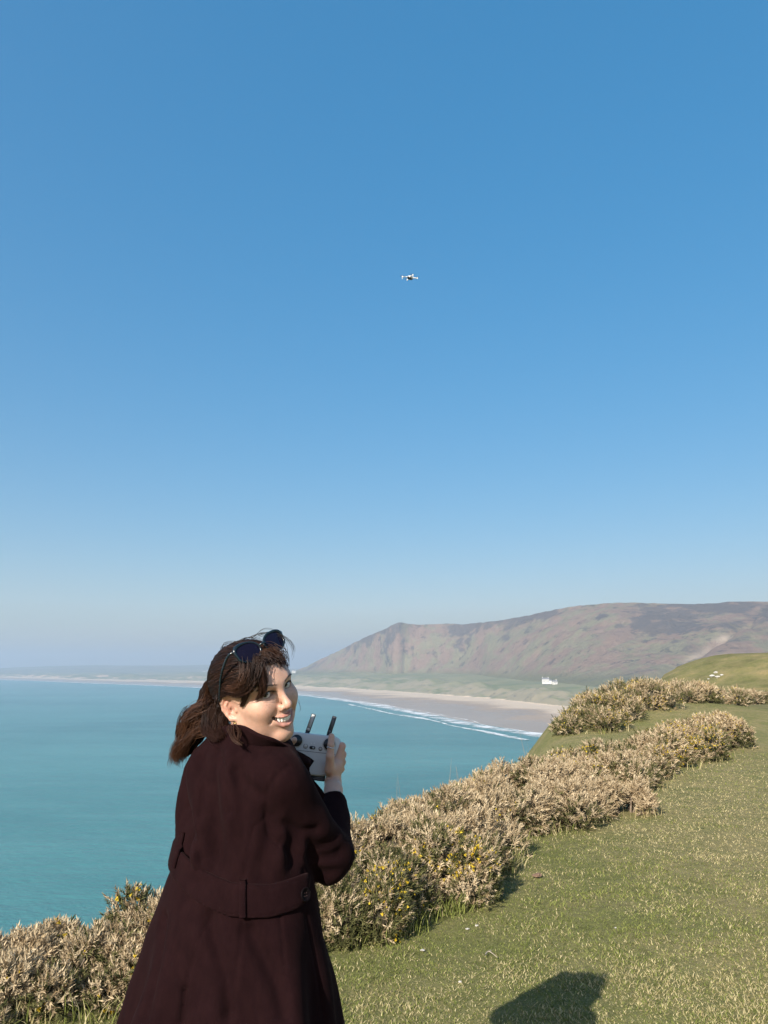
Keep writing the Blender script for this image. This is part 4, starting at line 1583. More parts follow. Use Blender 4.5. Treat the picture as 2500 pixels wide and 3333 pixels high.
def loop_strip(name, pix, width, thick):
    """Narrow strip of cloth that follows the belt and coat along a line of photograph pixels."""
    full = lambda P: np.minimum(coat_sdf(P), belt_sdf(P))
    pts = [trace(full, *q) for q in pix]
    pts = [p for p in pts if p is not None]
    nr = [grad(full, p, 0.006) for p in pts]
    pts = np.array([p + n * thick for p, n in zip(pts, nr)])
    nr = np.array(nr)
    tan = unit(np.gradient(pts, axis=0))
    sd = unit(np.cross(tan, nr))
    pr = [(-0.5, -1.2), (-0.5, 0.0), (-0.35, 0.35), (0.35, 0.35), (0.5, 0.0), (0.5, -1.2)]
    V = np.stack([pts + sd * (a * width) + nr * (b * thick) for a, b in pr], 1)
    n, k = V.shape[:2]
    F = [(i * k + j, i * k + (j + 1) % k, (i + 1) * k + (j + 1) % k, (i + 1) * k + j) for i in range(n - 1) for j in range(k)]
    F = np.array(F)
    part(name, V.reshape(-1, 3), [F, np.array([[0, 1, 2, 5], [2, 3, 4, 5], [(n - 1) * k + 5, (n - 1) * k + 2, (n - 1) * k + 1, (n - 1) * k], [(n - 1) * k + 5, (n - 1) * k + 4, (n - 1) * k + 3, (n - 1) * k + 2]])], M_wool, coat)


loop_strip('belt_loop', [(790, py) for py in range(2862, 2992, 10)], 0.014, 0.0045)
loop_strip('belt_loop', [(596 - (py - 2712) * 0.26, py) for py in range(2712, 2832, 10)], 0.016, 0.0045)

# big dark button at the end of the belt
M_button = plain('dark_button', (0.006, 0.004, 0.0045), 0.55, 0.2, 80, Specular_IOR_Level=0.04)
full = lambda P: np.minimum(coat_sdf(P), belt_sdf(P))
bp = trace(full, 990, 2912)
bn = grad(full, bp, 0.01)
b1 = unit(np.cross(bn, np.array([0, 0, 1.0])))
b2 = np.cross(bn, b1)
prof_ = [(0.0, 0.0030), (0.004, 0.0034), (0.0115, 0.0036), (0.0140, 0.0058), (0.0162, 0.0056), (0.0170, 0.0036), (0.0150, 0.0004), (0.0, -0.002)]
aa = np.linspace(0, 2 * np.pi, 28, endpoint=False)
V = np.concatenate([bp + (b1[None] * np.cos(aa)[:, None] + b2[None] * np.sin(aa)[:, None]) * r * 0.85 + bn * (h + 0.001) for r, h in prof_])
F = np.array([(i * 28 + j, i * 28 + (j + 1) % 28, (i + 1) * 28 + (j + 1) % 28, (i + 1) * 28 + j) for i in range(len(prof_) - 1) for j in range(28)])
btn = part('button', V, F, M_button, coat)
M_thread = plain('thread', (0.09, 0.05, 0.045), 0.8)
for sx_ in (-1, 1):
    for sy_ in (-1, 1):
        V, F = tube([bp + b1 * 0.003 * sx_ + b2 * 0.003 * sy_ + bn * 0.003, bp + b1 * 0.003 * sx_ + b2 * 0.003 * sy_ + bn * 0.0052], [0.0011, 0.0009], 6)
        o = mesh_obj('button_thread', V - PO, F, M_thread, coat)


# collar and lapel, stiff layers of the same cloth
def sheet(name, rows, thick, nu=26, nv=14, bulge=0.0):
    """Thick cloth sheet lofted through rows of 3-D points."""
    rows = [np.asarray(r, float) for r in rows]
    res = []
    for r in rows:
        tt_ = np.linspace(0, len(r) - 1, nu)
        k = np.clip(np.floor(tt_).astype(int), 0, len(r) - 2)
        f = (tt_ - k)[:, None]
        p0, p1 = r[np.clip(k - 1, 0, len(r) - 1)], r[k]
        p2_, p3 = r[k + 1], r[np.clip(k + 2, 0, len(r) - 1)]
        res.append(0.5 * ((2 * p1) + (-p0 + p2_) * f + (2 * p0 - 5 * p1 + 4 * p2_ - p3) * f ** 2 + (-p0 + 3 * p1 - 3 * p2_ + p3) * f ** 3))
    R_ = np.array(res)
    tt_ = np.linspace(0, len(R_) - 1, nv)
    k = np.clip(np.floor(tt_).astype(int), 0, len(R_) - 2)
    f = (tt_ - k)[:, None, None]
    S = R_[k] * (1 - f) + R_[k + 1] * f
    n_ = unit(np.cross(np.gradient(S, axis=0), np.gradient(S, axis=1)))
    w = np.sin(np.pi * np.linspace(0, 1, nv))[:, None, None] * bulge
    S = S + n_ * w
    top, bot = S + n_ * thick / 2, S - n_ * thick / 2
    V = np.concatenate([top.reshape(-1, 3), bot.reshape(-1, 3)])
    g = grid_faces(nv, nu)
    N = nv * nu
    F = [tuple(q) for q in g] + [tuple(q[::-1] + N) for q in g]
    rim = [i for i in range(nu)] + [r * nu + nu - 1 for r in range(1, nv)] + [(nv - 1) * nu + i for i in range(nu - 2, -1, -1)] + [r * nu for r in range(nv - 2, 0, -1)]
    for i in range(len(rim)):
        a_, b_ = rim[i], rim[(i + 1) % len(rim)]
        F.append((b_, a_, a_ + N, b_ + N))
    return part(name, V, np.array(F), M_wool, coat)


sheet('collar', [
    [at(668, 2422, 1.985), at(688, 2388, 1.92), at(728, 2364, 1.84), at(786, 2362, 1.795), at(845, 2392, 1.772), at(905, 2412, 1.785), at(990, 2456, 1.90)],
    [at(650, 2446, 1.99), at(678, 2428, 1.935), at(728, 2418, 1.850), at(797, 2420, 1.805), at(873, 2434, 1.805), at(945, 2452, 1.85), at(1003, 2474, 1.92)],
    [at(630, 2470, 2.00), at(662, 2456, 1.950), at(722, 2452, 1.865), at(795, 2458, 1.825), at(880, 2468, 1.830), at(948, 2482, 1.86), at(1012, 2488, 1.905)],
], 0.006, bulge=0.004)
sheet('lapel', [
    [at(905, 2425, 1.935), at(955, 2440, 1.955), at(1003, 2464, 1.965), at(1022, 2478, 1.965)],
    [at(900, 2450, 1.93), at(950, 2470, 1.95), at(995, 2492, 1.955), at(1006, 2502, 1.955)],
    [at(910, 2500, 1.93), at(950, 2520, 1.945), at(990, 2520, 1.95), at(1012, 2530, 1.955)],
    [at(930, 2560, 1.93), at(970, 2570, 1.945), at(1025, 2570, 1.955), at(1060, 2584, 1.960)],
    [at(940, 2620, 1.93), at(980, 2630, 1.94), at(1015, 2635, 1.945), at(1034, 2640, 1.950)],
], 0.007)

# ---- hair
def hair_cap_r(d):
    """Distance from the cap centre to the outer surface of the hair along unit directions d (head axes)."""
    r = np.array([0.0820, 0.1000, 0.0840])
    return 1 / np.sqrt(((d / r) ** 2).sum(-1))


CAPC = np.array([0, -0.012, 0.046])


def face_mask(P):
    """Negative where hair must not grow: the face, and round the ear."""
    X = np.abs(P[..., 0])
    Q = np.stack([X, P[..., 1], P[..., 2]], -1)
    d = el(P, (0, 0.122, -0.010), (0.104, 0.112, 0.098))
    d = np.minimum(d, el(Q, (0.084, 0.002, -0.004), (0.034, 0.028, 0.042)))
    return d


# hair hanging behind the neck and blown out to the left: centre line in photograph pixels and distance
TAIL = [(745, 2215, 1.955), (712, 2268, 1.955), (690, 2312, 1.950), (655, 2345, 1.945), (622, 2385, 1.945), (602, 2430, 1.950), (594, 2470, 1.955)]
TAIL_R = [0.060, 0.056, 0.052, 0.047, 0.040, 0.031, 0.016]
TAILW = np.array([at(*q) for q in TAIL])
NAPE = [(722, 2285, 1.915), (706, 2340, 1.89), (704, 2376, 1.86), (716, 2404, 1.82)]
NAPEW = np.array([at(*q) for q in NAPE])


def hair_sdf(P):
    L = (P - HT.astype(np.float32)) @ HM.astype(np.float32)
    d = el(L, CAPC, (0.0780, 0.0955, 0.0795))
    d = smax(d, -face_mask(L), 0.012)
    m = chain(P, TAILW[:6], [r * 0.80 for r in TAIL_R[:6]], 0.01)
    d = smin(d, m, 0.02)
    d = smax(d, -el(L, (0.080, -0.006, 0.0), (0.026, 0.024, 0.035)), 0.006)
    d = smin(d, chain(P, NAPEW[:3], [0.034, 0.026, 0.012], 0.01), 0.02)
    wv = 0.004 * np.sin(P[..., 2] * 130 + P[..., 0] * 70) * np.sin(P[..., 0] * 90 - P[..., 1] * 60)
    return d + wv


allp = np.concatenate([TAILW, NAPEW, head_w([(0, -0.12, 0.06), (0, 0.1, 0.16), (0.09, 0, 0), (-0.09, 0, 0), (0, 0, 0.16)])])
lo, hi = bounds(allp, 0.06)
V, F = surface_nets(hair_sdf, lo, hi, 0.006)
t = NT('hair')
cc = t.attr('tint')
f = t.noise(t.obj(), 160, 3, 0.6)
t.bsdf(t.mix(t.maprange(f, 0.3, 0.7, 0, 0.35), cc, t.mix(0.5, cc, (0.02, 0.01, 0.008))), 0.45, Specular_IOR_Level=0.28)
M_hair = t.m
tb = NT('hair_base')
tb.bsdf(tb.attr('tint'), 0.85, Specular_IOR_Level=0.05)
hair = part('hair', V, F, tb.m, label='long wavy dark brown hair blown by the wind')
color_attr(hair.data, 'tint', np.tile(np.array([0.012, 0.006, 0.004]), (len(V), 1)))

S_pts, S_rad, S_col = [], [], []


def add_strand(p, r0, r1, col, tipc=None):
    n = len(p)
    S_pts.append(p)
    S_rad.append(np.linspace(1, 0, n) ** 0.6 * (r0 - r1) + r1)
    k = np.linspace(0, 1, n)[:, None]
    S_col.append(np.asarray(col) * (1 - k) + np.asarray(col if tipc is None else tipc) * k)


hr_ = np.random.default_rng(21)
C_DK, C_MD, C_LT = np.array([0.008, 0.004, 0.003]), np.array([0.036, 0.0150, 0.0085]), np.array([0.125, 0.055, 0.028])


def hair_col():
    k = hr_.random() ** 1.6
    return C_DK * (1 - k) + C_MD * k


# over the head: from the hairline back to where it gathers
GATHER = unit(head_l(TAILW[1]) - CAPC)
made = 0
while made < 2900:
    d0 = unit(hr_.normal(size=3))
    if d0[2] < -0.55:
        continue
    p0 = CAPC + d0 * hair_cap_r(d0)
    if face_mask(p0) < 0.0 or d0 @ GATHER > 0.94:
        continue
    # comb upwards first near the forehead (pushed back by the glasses), then back and down
    om = math.acos(np.clip(d0 @ GATHER, -1, 1))
    n1 = 12
    amp = hr_.normal(0, 0.055)
    ph = hr_.random() * 6.28
    off = 1.0 + 0.055 * hr_.random() + 0.02 * (d0[1] > 0.2)
    path = []
    axis = unit(np.cross(d0, GATHER))
    for i in range(n1):
        s = i / (n1 - 1) * 0.96
        d = (math.sin((1 - s) * om) * d0 + math.sin(s * om) * GATHER) / math.sin(om)
        d = unit(d + axis * (amp * math.sin(math.pi * s) + 0.018 * math.sin(9 * s + ph)) + np.array([0, 0, 0.20 * math.sin(math.pi * s) * max(0.0, d0[1])]))
        lift = off + 0.012 * math.sin(14 * s + ph)
        path.append(CAPC + d * hair_cap_r(d) * lift)
    path = np.array(path)
    if (face_mask(path) < -0.004).any():
        continue
    w = head_w(path)
    col = hair_col()
    if hr_.random() < 0.62:
        # carry on into the blown tail
        a = hr_.random() * 6.28
        rr = hr_.random() ** 0.5
        end = hr_.uniform(3.2, 6.0)
        k = np.arange(2, int(end) + 1)
        base = catmull(TAILW, 61)
        rad = np.interp(np.linspace(0, 6, 61), np.arange(7), TAIL_R)
        ii = np.linspace(14, end * 10, 12).astype(int)
        u = np.array([math.cos(a) * 0.9, math.sin(a), math.sin(a + 1.1) * 0.9])
        wig = hr_.normal(0, 0.006, (1, 3)) + 0.006 * np.sin(np.linspace(0, 7, 12) + ph)[:, None] * unit(hr_.normal(size=3))[None]
        tl = base[ii] + u[None] * rad[ii][:, None] * rr * 1.06 + wig
        w = np.concatenate([w[:-2], tl])
        w = catmull(w, 16)
        add_strand(w, 0.0008, 0.0003, col, C_MD * 0.5 + C_LT * hr_.random() * 0.9)
    else:
        add_strand(catmull(w, 10), 0.0008, 0.0003, col)
    made += 1

# nape locks that fall onto the collar
for i in range(900):
    a = hr_.random() * 6.28
    rr = 0.55 + 0.5 * hr_.random()
    base = catmull(NAPEW, 14)
    rad = np.linspace(0.042, 0.012, 14)
    u = np.array([math.cos(a), math.sin(a), math.sin(a + 1.3) * 0.5])
    w = base + u * rad[:, None] * rr + 0.004 * np.sin(np.linspace(0, 8, 14) + a)[:, None] * unit(hr_.normal(size=3)) + hr_.normal(0, 0.003, 3)
    w = w[: hr_.integers(9, 15)]
    add_strand(w, 0.0007, 0.0003, hair_col(), C_MD)


def head_front(px, py, out):
    p = trace(lambda P: head_sdf(((P - HT.astype(np.float32)) @ HM.astype(np.float32))), px, py, 1.5, 2.2)
    if p is None:
        return None
    return p + unit(CAM - p) * out


def crop1(cx, cy):
    return 560 + cx * 0.27727, 2020 + cy * 0.27727


def lock(cpts, n, spread, out=0.006, r=0.0007, tip=None, col=None, dflt=1.83, taper=0.35):
    """Lock of hair along points of the enlarged head view, lying on the head or in the air beside it."""
    P = []
    for q in cpts:
        px, py = crop1(q[0], q[1])
        p = head_front(px, py, q[2] if len(q) > 2 else out) if (len(q) < 4) else None
        if p is None:
            p = at(px, py, q[3] if len(q) > 3 else dflt)
        P.append(p)
    P = catmull(P, 13)
    for i in range(n):
        o = hr_.normal(0, spread, 3)
        k = np.linspace(1, taper, 13)[:, None]
        ph = hr_.random() * 6.28
        wv = 0.0018 * np.sin(np.linspace(0, 9, 13) + ph)[:, None] * unit(hr_.normal(size=3))
        w = P + o * k + wv
        m = hr_.integers(10, 14)
        add_strand(w[:m], r, r * 0.3, hair_col() if col is None else col, tip)


# fringe swept across the temple and over the right eye
lock([(970, 490, .012), (1010, 560, .014), (1050, 660, .011), (1075, 760, .009), (1070, 840, .008), (1030, 905, .006)], 150, 0.0050, tip=C_MD)
lock([(900, 530, .012), (960, 600, .014), (1015, 680, .012), (1050, 780, .009), (1035, 870, .007), (985, 930, .005)], 110, 0.0045, tip=C_MD)
lock([(1010, 470, .012), (1080, 470, .016), (1060, 560, .014), (1100, 670, .010), (1110, 740, .008)], 60, 0.0050, tip=C_MD)
# thick roll over the temple, back to the ear
lock([(960, 560, .016), (930, 700, .014), (860, 800, .013), (760, 830, .012), (660, 810, .012), (595, 850, .012)], 190, 0.0085, tip=C_MD)
lock([(880, 510, .012), (880, 620, .016), (830, 740, .017), (740, 800, .016), (650, 790, .017)], 190, 0.0085, tip=C_LT * 0.7)
lock([(900, 760, .010), (860, 880, .008), (830, 970, .006), (800, 1000, .006)], 70, 0.0040)
lock([(960, 640, .010), (890, 820, .008), (780, 860, .008), (660, 850, .010), (590, 880, .010)], 120, 0.0050)
# top, between and behind the glasses
lock([(1240, 420, .010), (1150, 340, .016), (1060, 330, .014), (1000, 335, .010)], 150, 0.0085, tip=C_LT * 0.6)
lock([(1290, 500, .004), (1240, 430, .008), (1180, 390, .010), (1100, 365, .012), (1020, 370, .010)], 150, 0.0070, tip=C_LT * 0.6)
lock([(1170, 480, .005), (1120, 420, .010), (1060, 390, .012), (1010, 410, .010)], 130, 0.0060, tip=C_LT * 0.5)
lock([(1060, 480, .010), (1010, 450, .012), (960, 500, .010), (900, 520, .010)], 120, 0.0060, tip=C_LT * 0.4)
# behind the ear
lock([(585, 880, .010), (560, 980, .008), (570, 1080, .008), (600, 1180, .008), (660, 1290, .010)], 110, 0.0050, tip=C_MD)
lock([(680, 1240, 0, 1.80), (680, 1300, 0, 1.775), (730, 1400, 0, 1.755), (820, 1460, 0, 1.745)], 26, 0.0050, tip=C_LT * 0.6)
lock([(760, 1250, 0, 1.80), (790, 1320, 0, 1.77), (760, 1420, 0, 1.755)], 14, 0.0040, tip=C_LT * 0.6)
# lighter waves on the tail
for (a, b, c, d) in [((520, 1100), (420, 1180), (300, 1240), (160, 1310)), ((600, 1200), (450, 1260), (280, 1300), (130, 1340)), ((500, 1000), (360, 1060), (230, 1120), (130, 1230)),
                     ((480, 900), (400, 1000), (240, 1050), (120, 1180)), ((380, 1060), (240, 1120), (170, 1250), (110, 1420))]:
    lock([(*a, 0, 1.905), (*b, 0, 1.895), (*c, 0, 1.905), (*d, 0, 1.925)], 70, 0.0085, tip=C_LT, taper=0.8)
lock([(200, 1060, 0, 1.93), (120, 1180, 0, 1.94), (90, 1320, 0, 1.945), (110, 1470, 0, 1.95), (170, 1550, 0, 1.95)], 60, 0.0060, tip=C_LT * 0.5, taper=0.7)
lock([(150, 1250, 0, 1.94), (100, 1400, 0, 1.945), (75, 1540, 0, 1.95), (60, 1650, 0, 1.95)], 14, 0.0035, taper=0.7)
lock([(330, 1180, 0, 1.93), (220, 1330, 0, 1.94), (160, 1450, 0, 1.95), (190, 1560, 0, 1.95)], 60, 0.0080, taper=0.6)
lock([(430, 730, 0, 1.93), (360, 800, 0, 1.93), (340, 890, 0, 1.93), (350, 970, 0, 1.93)], 8, 0.0030)
lock([(470, 660, 0, 1.93), (400, 790, 0, 1.93), (360, 900, 0, 1.93)], 8, 0.0035)
# strands lifted by the wind
for pts_ in [[(640, 390), (580, 340), (640, 265), (780, 255), (900, 280)], [(700, 330), (600, 310), (590, 370), (640, 400)],
             [(900, 215), (1030, 155), (1180, 165), (1320, 225), (1400, 330), (1390, 450)], [(1000, 190), (1150, 150), (1290, 190), (1390, 280), (1415, 390), (1380, 480)],
             [(1270, 300), (1330, 380), (1355, 470), (1345, 560)], [(1230, 180), (1310, 260), (1345, 400), (1350, 540)], [(760, 270), (880, 215), (1000, 230), (1080, 260)],
             [(950, 200), (1060, 130), (1200, 130), (1280, 160)], [(560, 480), (500, 520), (470, 590)]]:
    lock([(a, b, 0, 1.83) for a, b in pts_], 5, 0.0032, r=0.00055, taper=1.2, col=C_DK * 1.2)
lock([(1490, 930, 0, 1.79), (1520, 1000, 0, 1.79), (1500, 1080, 0, 1.80)], 2, 0.0015, r=0.0004, taper=1.0)

# tucked behind the ear: nothing crosses it
keep = []
for i, p in enumerate(S_pts):
    L = head_l(p)
    on_ear = (L[:, 0] > 0.050) & (((L[:, 1] + 0.007) / 0.0225) ** 2 + ((L[:, 2] - 0.001) / 0.0335) ** 2 < 1)
    if not on_ear.any():
        keep.append(i)
    elif on_ear.argmax() >= 5:
        k = on_ear.argmax()
        S_pts[i], S_rad[i], S_col[i] = S_pts[i][:k], S_rad[i][:k], S_col[i][:k]
        keep.append(i)
S_pts, S_rad, S_col = [S_pts[i] for i in keep], [S_rad[i] for i in keep], [S_col[i] for i in keep]

# strands become triangular tubes
vs, fs, cs_, off = [], [], [], 0
for p, r, c in zip(S_pts, S_rad, S_col):
    n = len(p)
    tan = unit(np.gradient(p, axis=0))
    nx = unit(np.cross(tan, np.array([0.3, 0.5, 0.81])))
    ny = np.cross(tan, nx)
    a = np.array([0, 2.0944, 4.1888])
    ring = nx[:, None] * np.cos(a)[None, :, None] + ny[:, None] * np.sin(a)[None, :, None]
    vs.append((p[:, None] + ring * r[:, None, None]).reshape(-1, 3))
    cs_.append(np.repeat(c, 3, axis=0))
    i = np.arange(n - 1)[:, None] * 3
    j = np.arange(3)[None]
    fs.append((np.stack([i + j, i + (j + 1) % 3, i + 3 + (j + 1) % 3, i + 3 + j], -1)).reshape(-1, 4) + off)
    off += 3 * n
o = part('hair_strands', np.concatenate(vs), np.concatenate(fs), M_hair, kind='stuff')
color_attr(o.data, 'tint', np.concatenate(cs_))

# ================================================================== things worn and held
def ring_tube(pts, r, sides=8):
    """Closed tube round a loop of points; r may vary along it."""
    pts = np.asarray(pts, float)
    n = len(pts)
    r = np.broadcast_to(np.asarray(r, float), (n,))
    tan = unit(np.roll(pts, -1, 0) - np.roll(pts, 1, 0))
    c = pts.mean(0)
    out = unit(pts - c)
    nx = unit(out - tan * (out * tan).sum(1, keepdims=True))
    ny = np.cross(tan, nx)
    a = np.linspace(0, 2 * np.pi, sides, endpoint=False)
    V = (pts[:, None] + (nx[:, None] * np.cos(a)[None, :, None] + ny[:, None] * np.sin(a)[None, :, None]) * r[:, None, None]).reshape(-1, 3)
    i = np.arange(n)[:, None]
    j = np.arange(sides)[None]
    F = np.stack([i * sides + j, i * sides + (j + 1) % sides, ((i + 1) % n) * sides + (j + 1) % sides, ((i + 1) % n) * sides + j], -1).reshape(-1, 4)
    return V, F


def thing_part(root, name, V, F, mat, parent=None, smooth_shade=True, **props):
    return mesh_obj(name, np.asarray(V, float).reshape(-1, 3) - np.array(root.location), F, mat, parent or root, smooth_shade, **props)


# ---- sunglasses pushed up on the head
t = NT('sunglass_lens')
t.bsdf((0.006, 0.004, 0.012), 0.10, Specular_IOR_Level=0.25)
M_lens = t.m
M_frame = plain('dark_teal_acetate', (0.007, 0.013, 0.017), 0.22, 0.2, 80)
SG = empty('sunglasses', tuple(head_w((0, 0.05, 0.127))), label='dark cat-eye sunglasses pushed up on top of the woman\'s head', category='sunglasses')
LC = np.array([0.0395, 0.0525, 0.1270])
n_l = unit(np.array([0.10, 0.84, 0.50]))
e1 = unit(np.array([1.0, -0.16, 0.02]))
e1 = unit(e1 - n_l * (e1 @ n_l))
e2 = np.cross(n_l, e1)
e2 = -e2 if e2[2] < 0 else e2
aa = np.linspace(0, 2 * np.pi, 40, endpoint=False)
shape = np.stack([np.cos(aa) * 0.0325, np.sin(aa) * 0.0235], -1)
shape[:, 1] += 0.0065 * np.clip(np.cos(aa), 0, 1) ** 2 * (np.sin(aa) > -0.4) + 0.0008
shape[:, 1] *= np.where(np.sin(aa) > 0, 0.92, 1.05)
for s in (1, -1):
    mir = np.array([s, 1, 1])
    P3 = (LC + shape[:, :1] * e1 + shape[:, 1:] * e2) * mir
    rad = 0.0024 + 0.0018 * np.clip(np.cos(aa - 0.5), 0, 1) ** 2
    V, F = ring_tube(head_w(P3), rad, 8)
    fr_ = thing_part(SG, 'rim', V, F, M_frame)
    # slightly domed lens
    rings = [np.zeros((1, 2))] + [shape * k for k in (0.35, 0.7, 0.97)]
    Vl = [LC + n_l * 0.0025]
    for k in (0.35, 0.7, 0.97):
        Vl.append(LC + (shape[:, :1] * e1 + shape[:, 1:] * e2) * k + n_l * 0.0025 * (1 - k * k))
    Vl = np.concatenate([v.reshape(-1, 3) for v in Vl]) * mir
    Fl = [(0, 1 + j, 1 + (j + 1) % 40) for j in range(40)]
    for r_ in range(2):
        Fl += [(1 + r_ * 40 + j, 1 + (r_ + 1) * 40 + j, 1 + (r_ + 1) * 40 + (j + 1) % 40, 1 + r_ * 40 + (j + 1) % 40) for j in range(40)]
    thing_part(SG, 'lens', head_w(Vl), Fl, M_lens)
    hinge = (LC + e1 * 0.0335 + e2 * 0.0095) * mir
    tp = [hinge, hinge + np.array([s * 0.010, -0.010, -0.006]), np.array([s * 0.0880, 0.008, 0.092]), np.array([s * 0.0875, -0.010, 0.055]), np.array([s * 0.0850, -0.024, 0.022])]
    V, F = tube(head_w(catmull(tp, 16)), np.linspace(0.0032, 0.0022, 16), 8)
    thing_part(SG, 'temple_arm', V, F, M_frame)
br_ = [(0.0085, 0.0565, 0.1325), (0.004, 0.0605, 0.1355), (-0.004, 0.0605, 0.1355), (-0.0085, 0.0565, 0.1325)]
V, F = tube(head_w(catmull(br_, 10)), 0.0028, 8)
thing_part(SG, 'bridge', V, F, M_frame)

# ---- earring and ring
t = NT('gold')
t.bsdf((0.80, 0.55, 0.22), 0.35, Metallic=0.6)
M_gold = t.m
t = NT('silver')
t.bsdf((0.72, 0.71, 0.70), 0.22, Metallic=1.0)
M_silver = t.m
lobe = np.array(ear_pt(0.003, -0.031, 0.001))
aa = np.linspace(0, 2 * np.pi, 20, endpoint=False)
V, F = ring_tube(head_w(lobe + np.stack([0 * aa, np.cos(aa) * 0.0045, np.sin(aa) * 0.0048], -1)), 0.0011, 6)
mesh_obj('earring', V, F, M_gold, label='small gold hoop earring in the woman\'s ear', category='earring')
rc = TH[2] * 0.82 + TH[1] * 0.18
rn = unit(TH[2] - TH[1])
ra = unit(np.cross(rn, np.array([0.2, 0.9, 0.3])))
rb = np.cross(rn, ra)
aa = np.linspace(0, 2 * np.pi, 28, endpoint=False)
loop = rc + (np.cos(aa)[:, None] * ra + np.sin(aa)[:, None] * rb) * 0.0102 + rn * (0.0014 * np.sin(aa * 2))[:, None]
V, F = ring_tube(loop, 0.0012, 6)
mesh_obj('ring', V, F, M_silver, label='thin silver ring round the thumb on the remote control', category='ring')

# ---- remote control
RC0 = at(1014, 2452, CON_Y)
rx_ = unit(at(1063, 2418, CON_Y) - at(965, 2407, CON_Y))
rn_ = unit(CAM - RC0)
rn_ = unit(rn_ - rx_ * (rn_ @ rx_) + np.array([0, 0, 0.02]))
ry_ = np.cross(rn_, rx_)
ry_ = ry_ if ry_[2] > 0 else -ry_
REM = empty('remote_control', tuple(RC0), label='light grey drone remote control with two upright antennas in the woman\'s hands', category='remote control')


def rcw(u, v, w=0.0):
    return RC0 + np.outer(np.atleast_1d(u), rx_) + np.outer(np.atleast_1d(v), ry_) + np.outer(np.atleast_1d(w), rn_)


def rprism(outline, layers, name, mat, parent=None, smooth_shade=True):
    """Stack scaled copies of a 2-D outline at depths w; layers = [(inset, w), ...] from front to back."""
    o2 = np.asarray(outline, float)
    c = o2.mean(0)
    n = len(o2)
    V = []
    for ins, w in layers:
        d = o2 - c
        ln = np.linalg.norm(d, axis=1, keepdims=True)
        q = c + d * np.maximum(ln - ins, 0.0002) / ln
        V.append(rcw(q[:, 0], q[:, 1], np.full(n, w)))
    V = np.concatenate(V)
    F = [tuple(range(n))[::-1] if False else tuple(range(n))]
    for k in range(len(layers) - 1):
        F += [(k * n + j, (k + 1) * n + j, (k + 1) * n + (j + 1) % n, k * n + (j + 1) % n) for j in range(n)]
    F.append(tuple((len(layers) - 1) * n + j for j in range(n))[::-1])
    return thing_part(REM, name, V, F, mat, parent, smooth_shade)


def rounded(pts, r=0.012, k=6):
    pts = np.asarray(pts, float)
    out = []
    for i in range(len(pts)):
        a, b, c = pts[i - 1], pts[i], pts[(i + 1) % len(pts)]
        ra_, rb_ = min(r, np.linalg.norm(a - b) * 0.45), min(r, np.linalg.norm(c - b) * 0.45)
        p, q = b + unit(a - b) * ra_, b + unit(c - b) * rb_
        for s in np.linspace(0, 1, k):
            out.append((1 - s) ** 2 * p + 2 * s * (1 - s) * b + s * s * q)
    return np.array(out)


def disc(cu, cv, r, n=28):
    a = np.linspace(0, 2 * np.pi, n, endpoint=False)
    return np.stack([cu + np.cos(a) * r, cv + np.sin(a) * r], -1)


t = NT('pale_grey_plastic')
f = t.noise(t.obj(), 900, 2, 0.5)
t.bsdf(t.mix(f, (0.46, 0.475, 0.48), (0.52, 0.53, 0.53)), 0.45, t.bump(f, 0.05, 0.0004))
M_rc = t.m
M_black = plain('black_plastic', (0.012, 0.012, 0.014), 0.35, 0.2, 100)
M_dgrey = plain('dark_grey_plastic', (0.06, 0.06, 0.065), 0.45, 0.15, 100)
M_mgrey = plain('mid_grey_plastic', (0.42, 0.41, 0.39), 0.5, 0.1, 100)
OUT = rounded([(-0.072, 0.051), (0.072, 0.051), (0.078, 0.020), (0.066, -0.024), (0.050, -0.056), (-0.050, -0.056), (-0.066, -0.024), (-0.078, 0.020)], 0.022, 6)
LAY = [(0.006, 0.0), (0.0025, -0.0012), (0.0007, -0.004), (0.0, -0.008), (0.0, -0.026), (0.003, -0.034), (0.010, -0.040)]
shell_ = rprism(OUT, LAY, 'shell', M_rc)
# joint between the upper and the lower half of the face
V, F = tube(rcw(np.linspace(-0.064, 0.064, 12), 0.004 + 0 * np.linspace(0, 1, 12), np.full(12, 0.0001)), 0.0006, 5)
thing_part(REM, 'panel_joint', V, F, M_dgrey)
for cu, stick_tilt in ((-0.0445, (-0.004, -0.003)), (0.0445, (0.0, 0.002))):
    cv = 0.0285
    st_ = rprism(disc(cu, cv, 0.0185), [(0.0010, 0.0012), (0.0, 0.0004), (0.0, -0.002)], 'stick_surround', M_mgrey)
    rprism(disc(cu, cv, 0.0155), [(0.0, 0.0021), (0.0, 0.0002)], 'stick_well', M_black)
    a = np.linspace(0, 1, 5)
    V, F = tube(rcw(cu + stick_tilt[0] * a, cv + stick_tilt[1] * a, 0.002 + 0.011 * a), [0.0065, 0.0050, 0.0038, 0.0036, 0.0050], 14)
    thing_part(REM, 'stick', V, F, M_black)
    rprism(disc(cu + stick_tilt[0], cv + stick_tilt[1], 0.0060, 18), [(0.0020, 0.0160), (0.0, 0.0150), (0.0, 0.0125)], 'stick_cap', M_dgrey)
rprism(disc(-0.0185, 0.0165, 0.0052, 20), [(0.0010, 0.0016), (0.0, 0.0008), (0, -0.001)], 'button', M_mgrey)
rprism(disc(-0.0185, 0.0165, 0.0062, 20), [(0.0, 0.0004), (0, -0.001)], 'button_surround', M_dgrey)
rprism(rounded([(-0.0075, 0.0190), (0.0085, 0.0190), (0.0085, 0.0105), (-0.0075, 0.0105)], 0.006), [(0.0, 0.0012), (0, -0.001)], 'mode_switch', M_black)
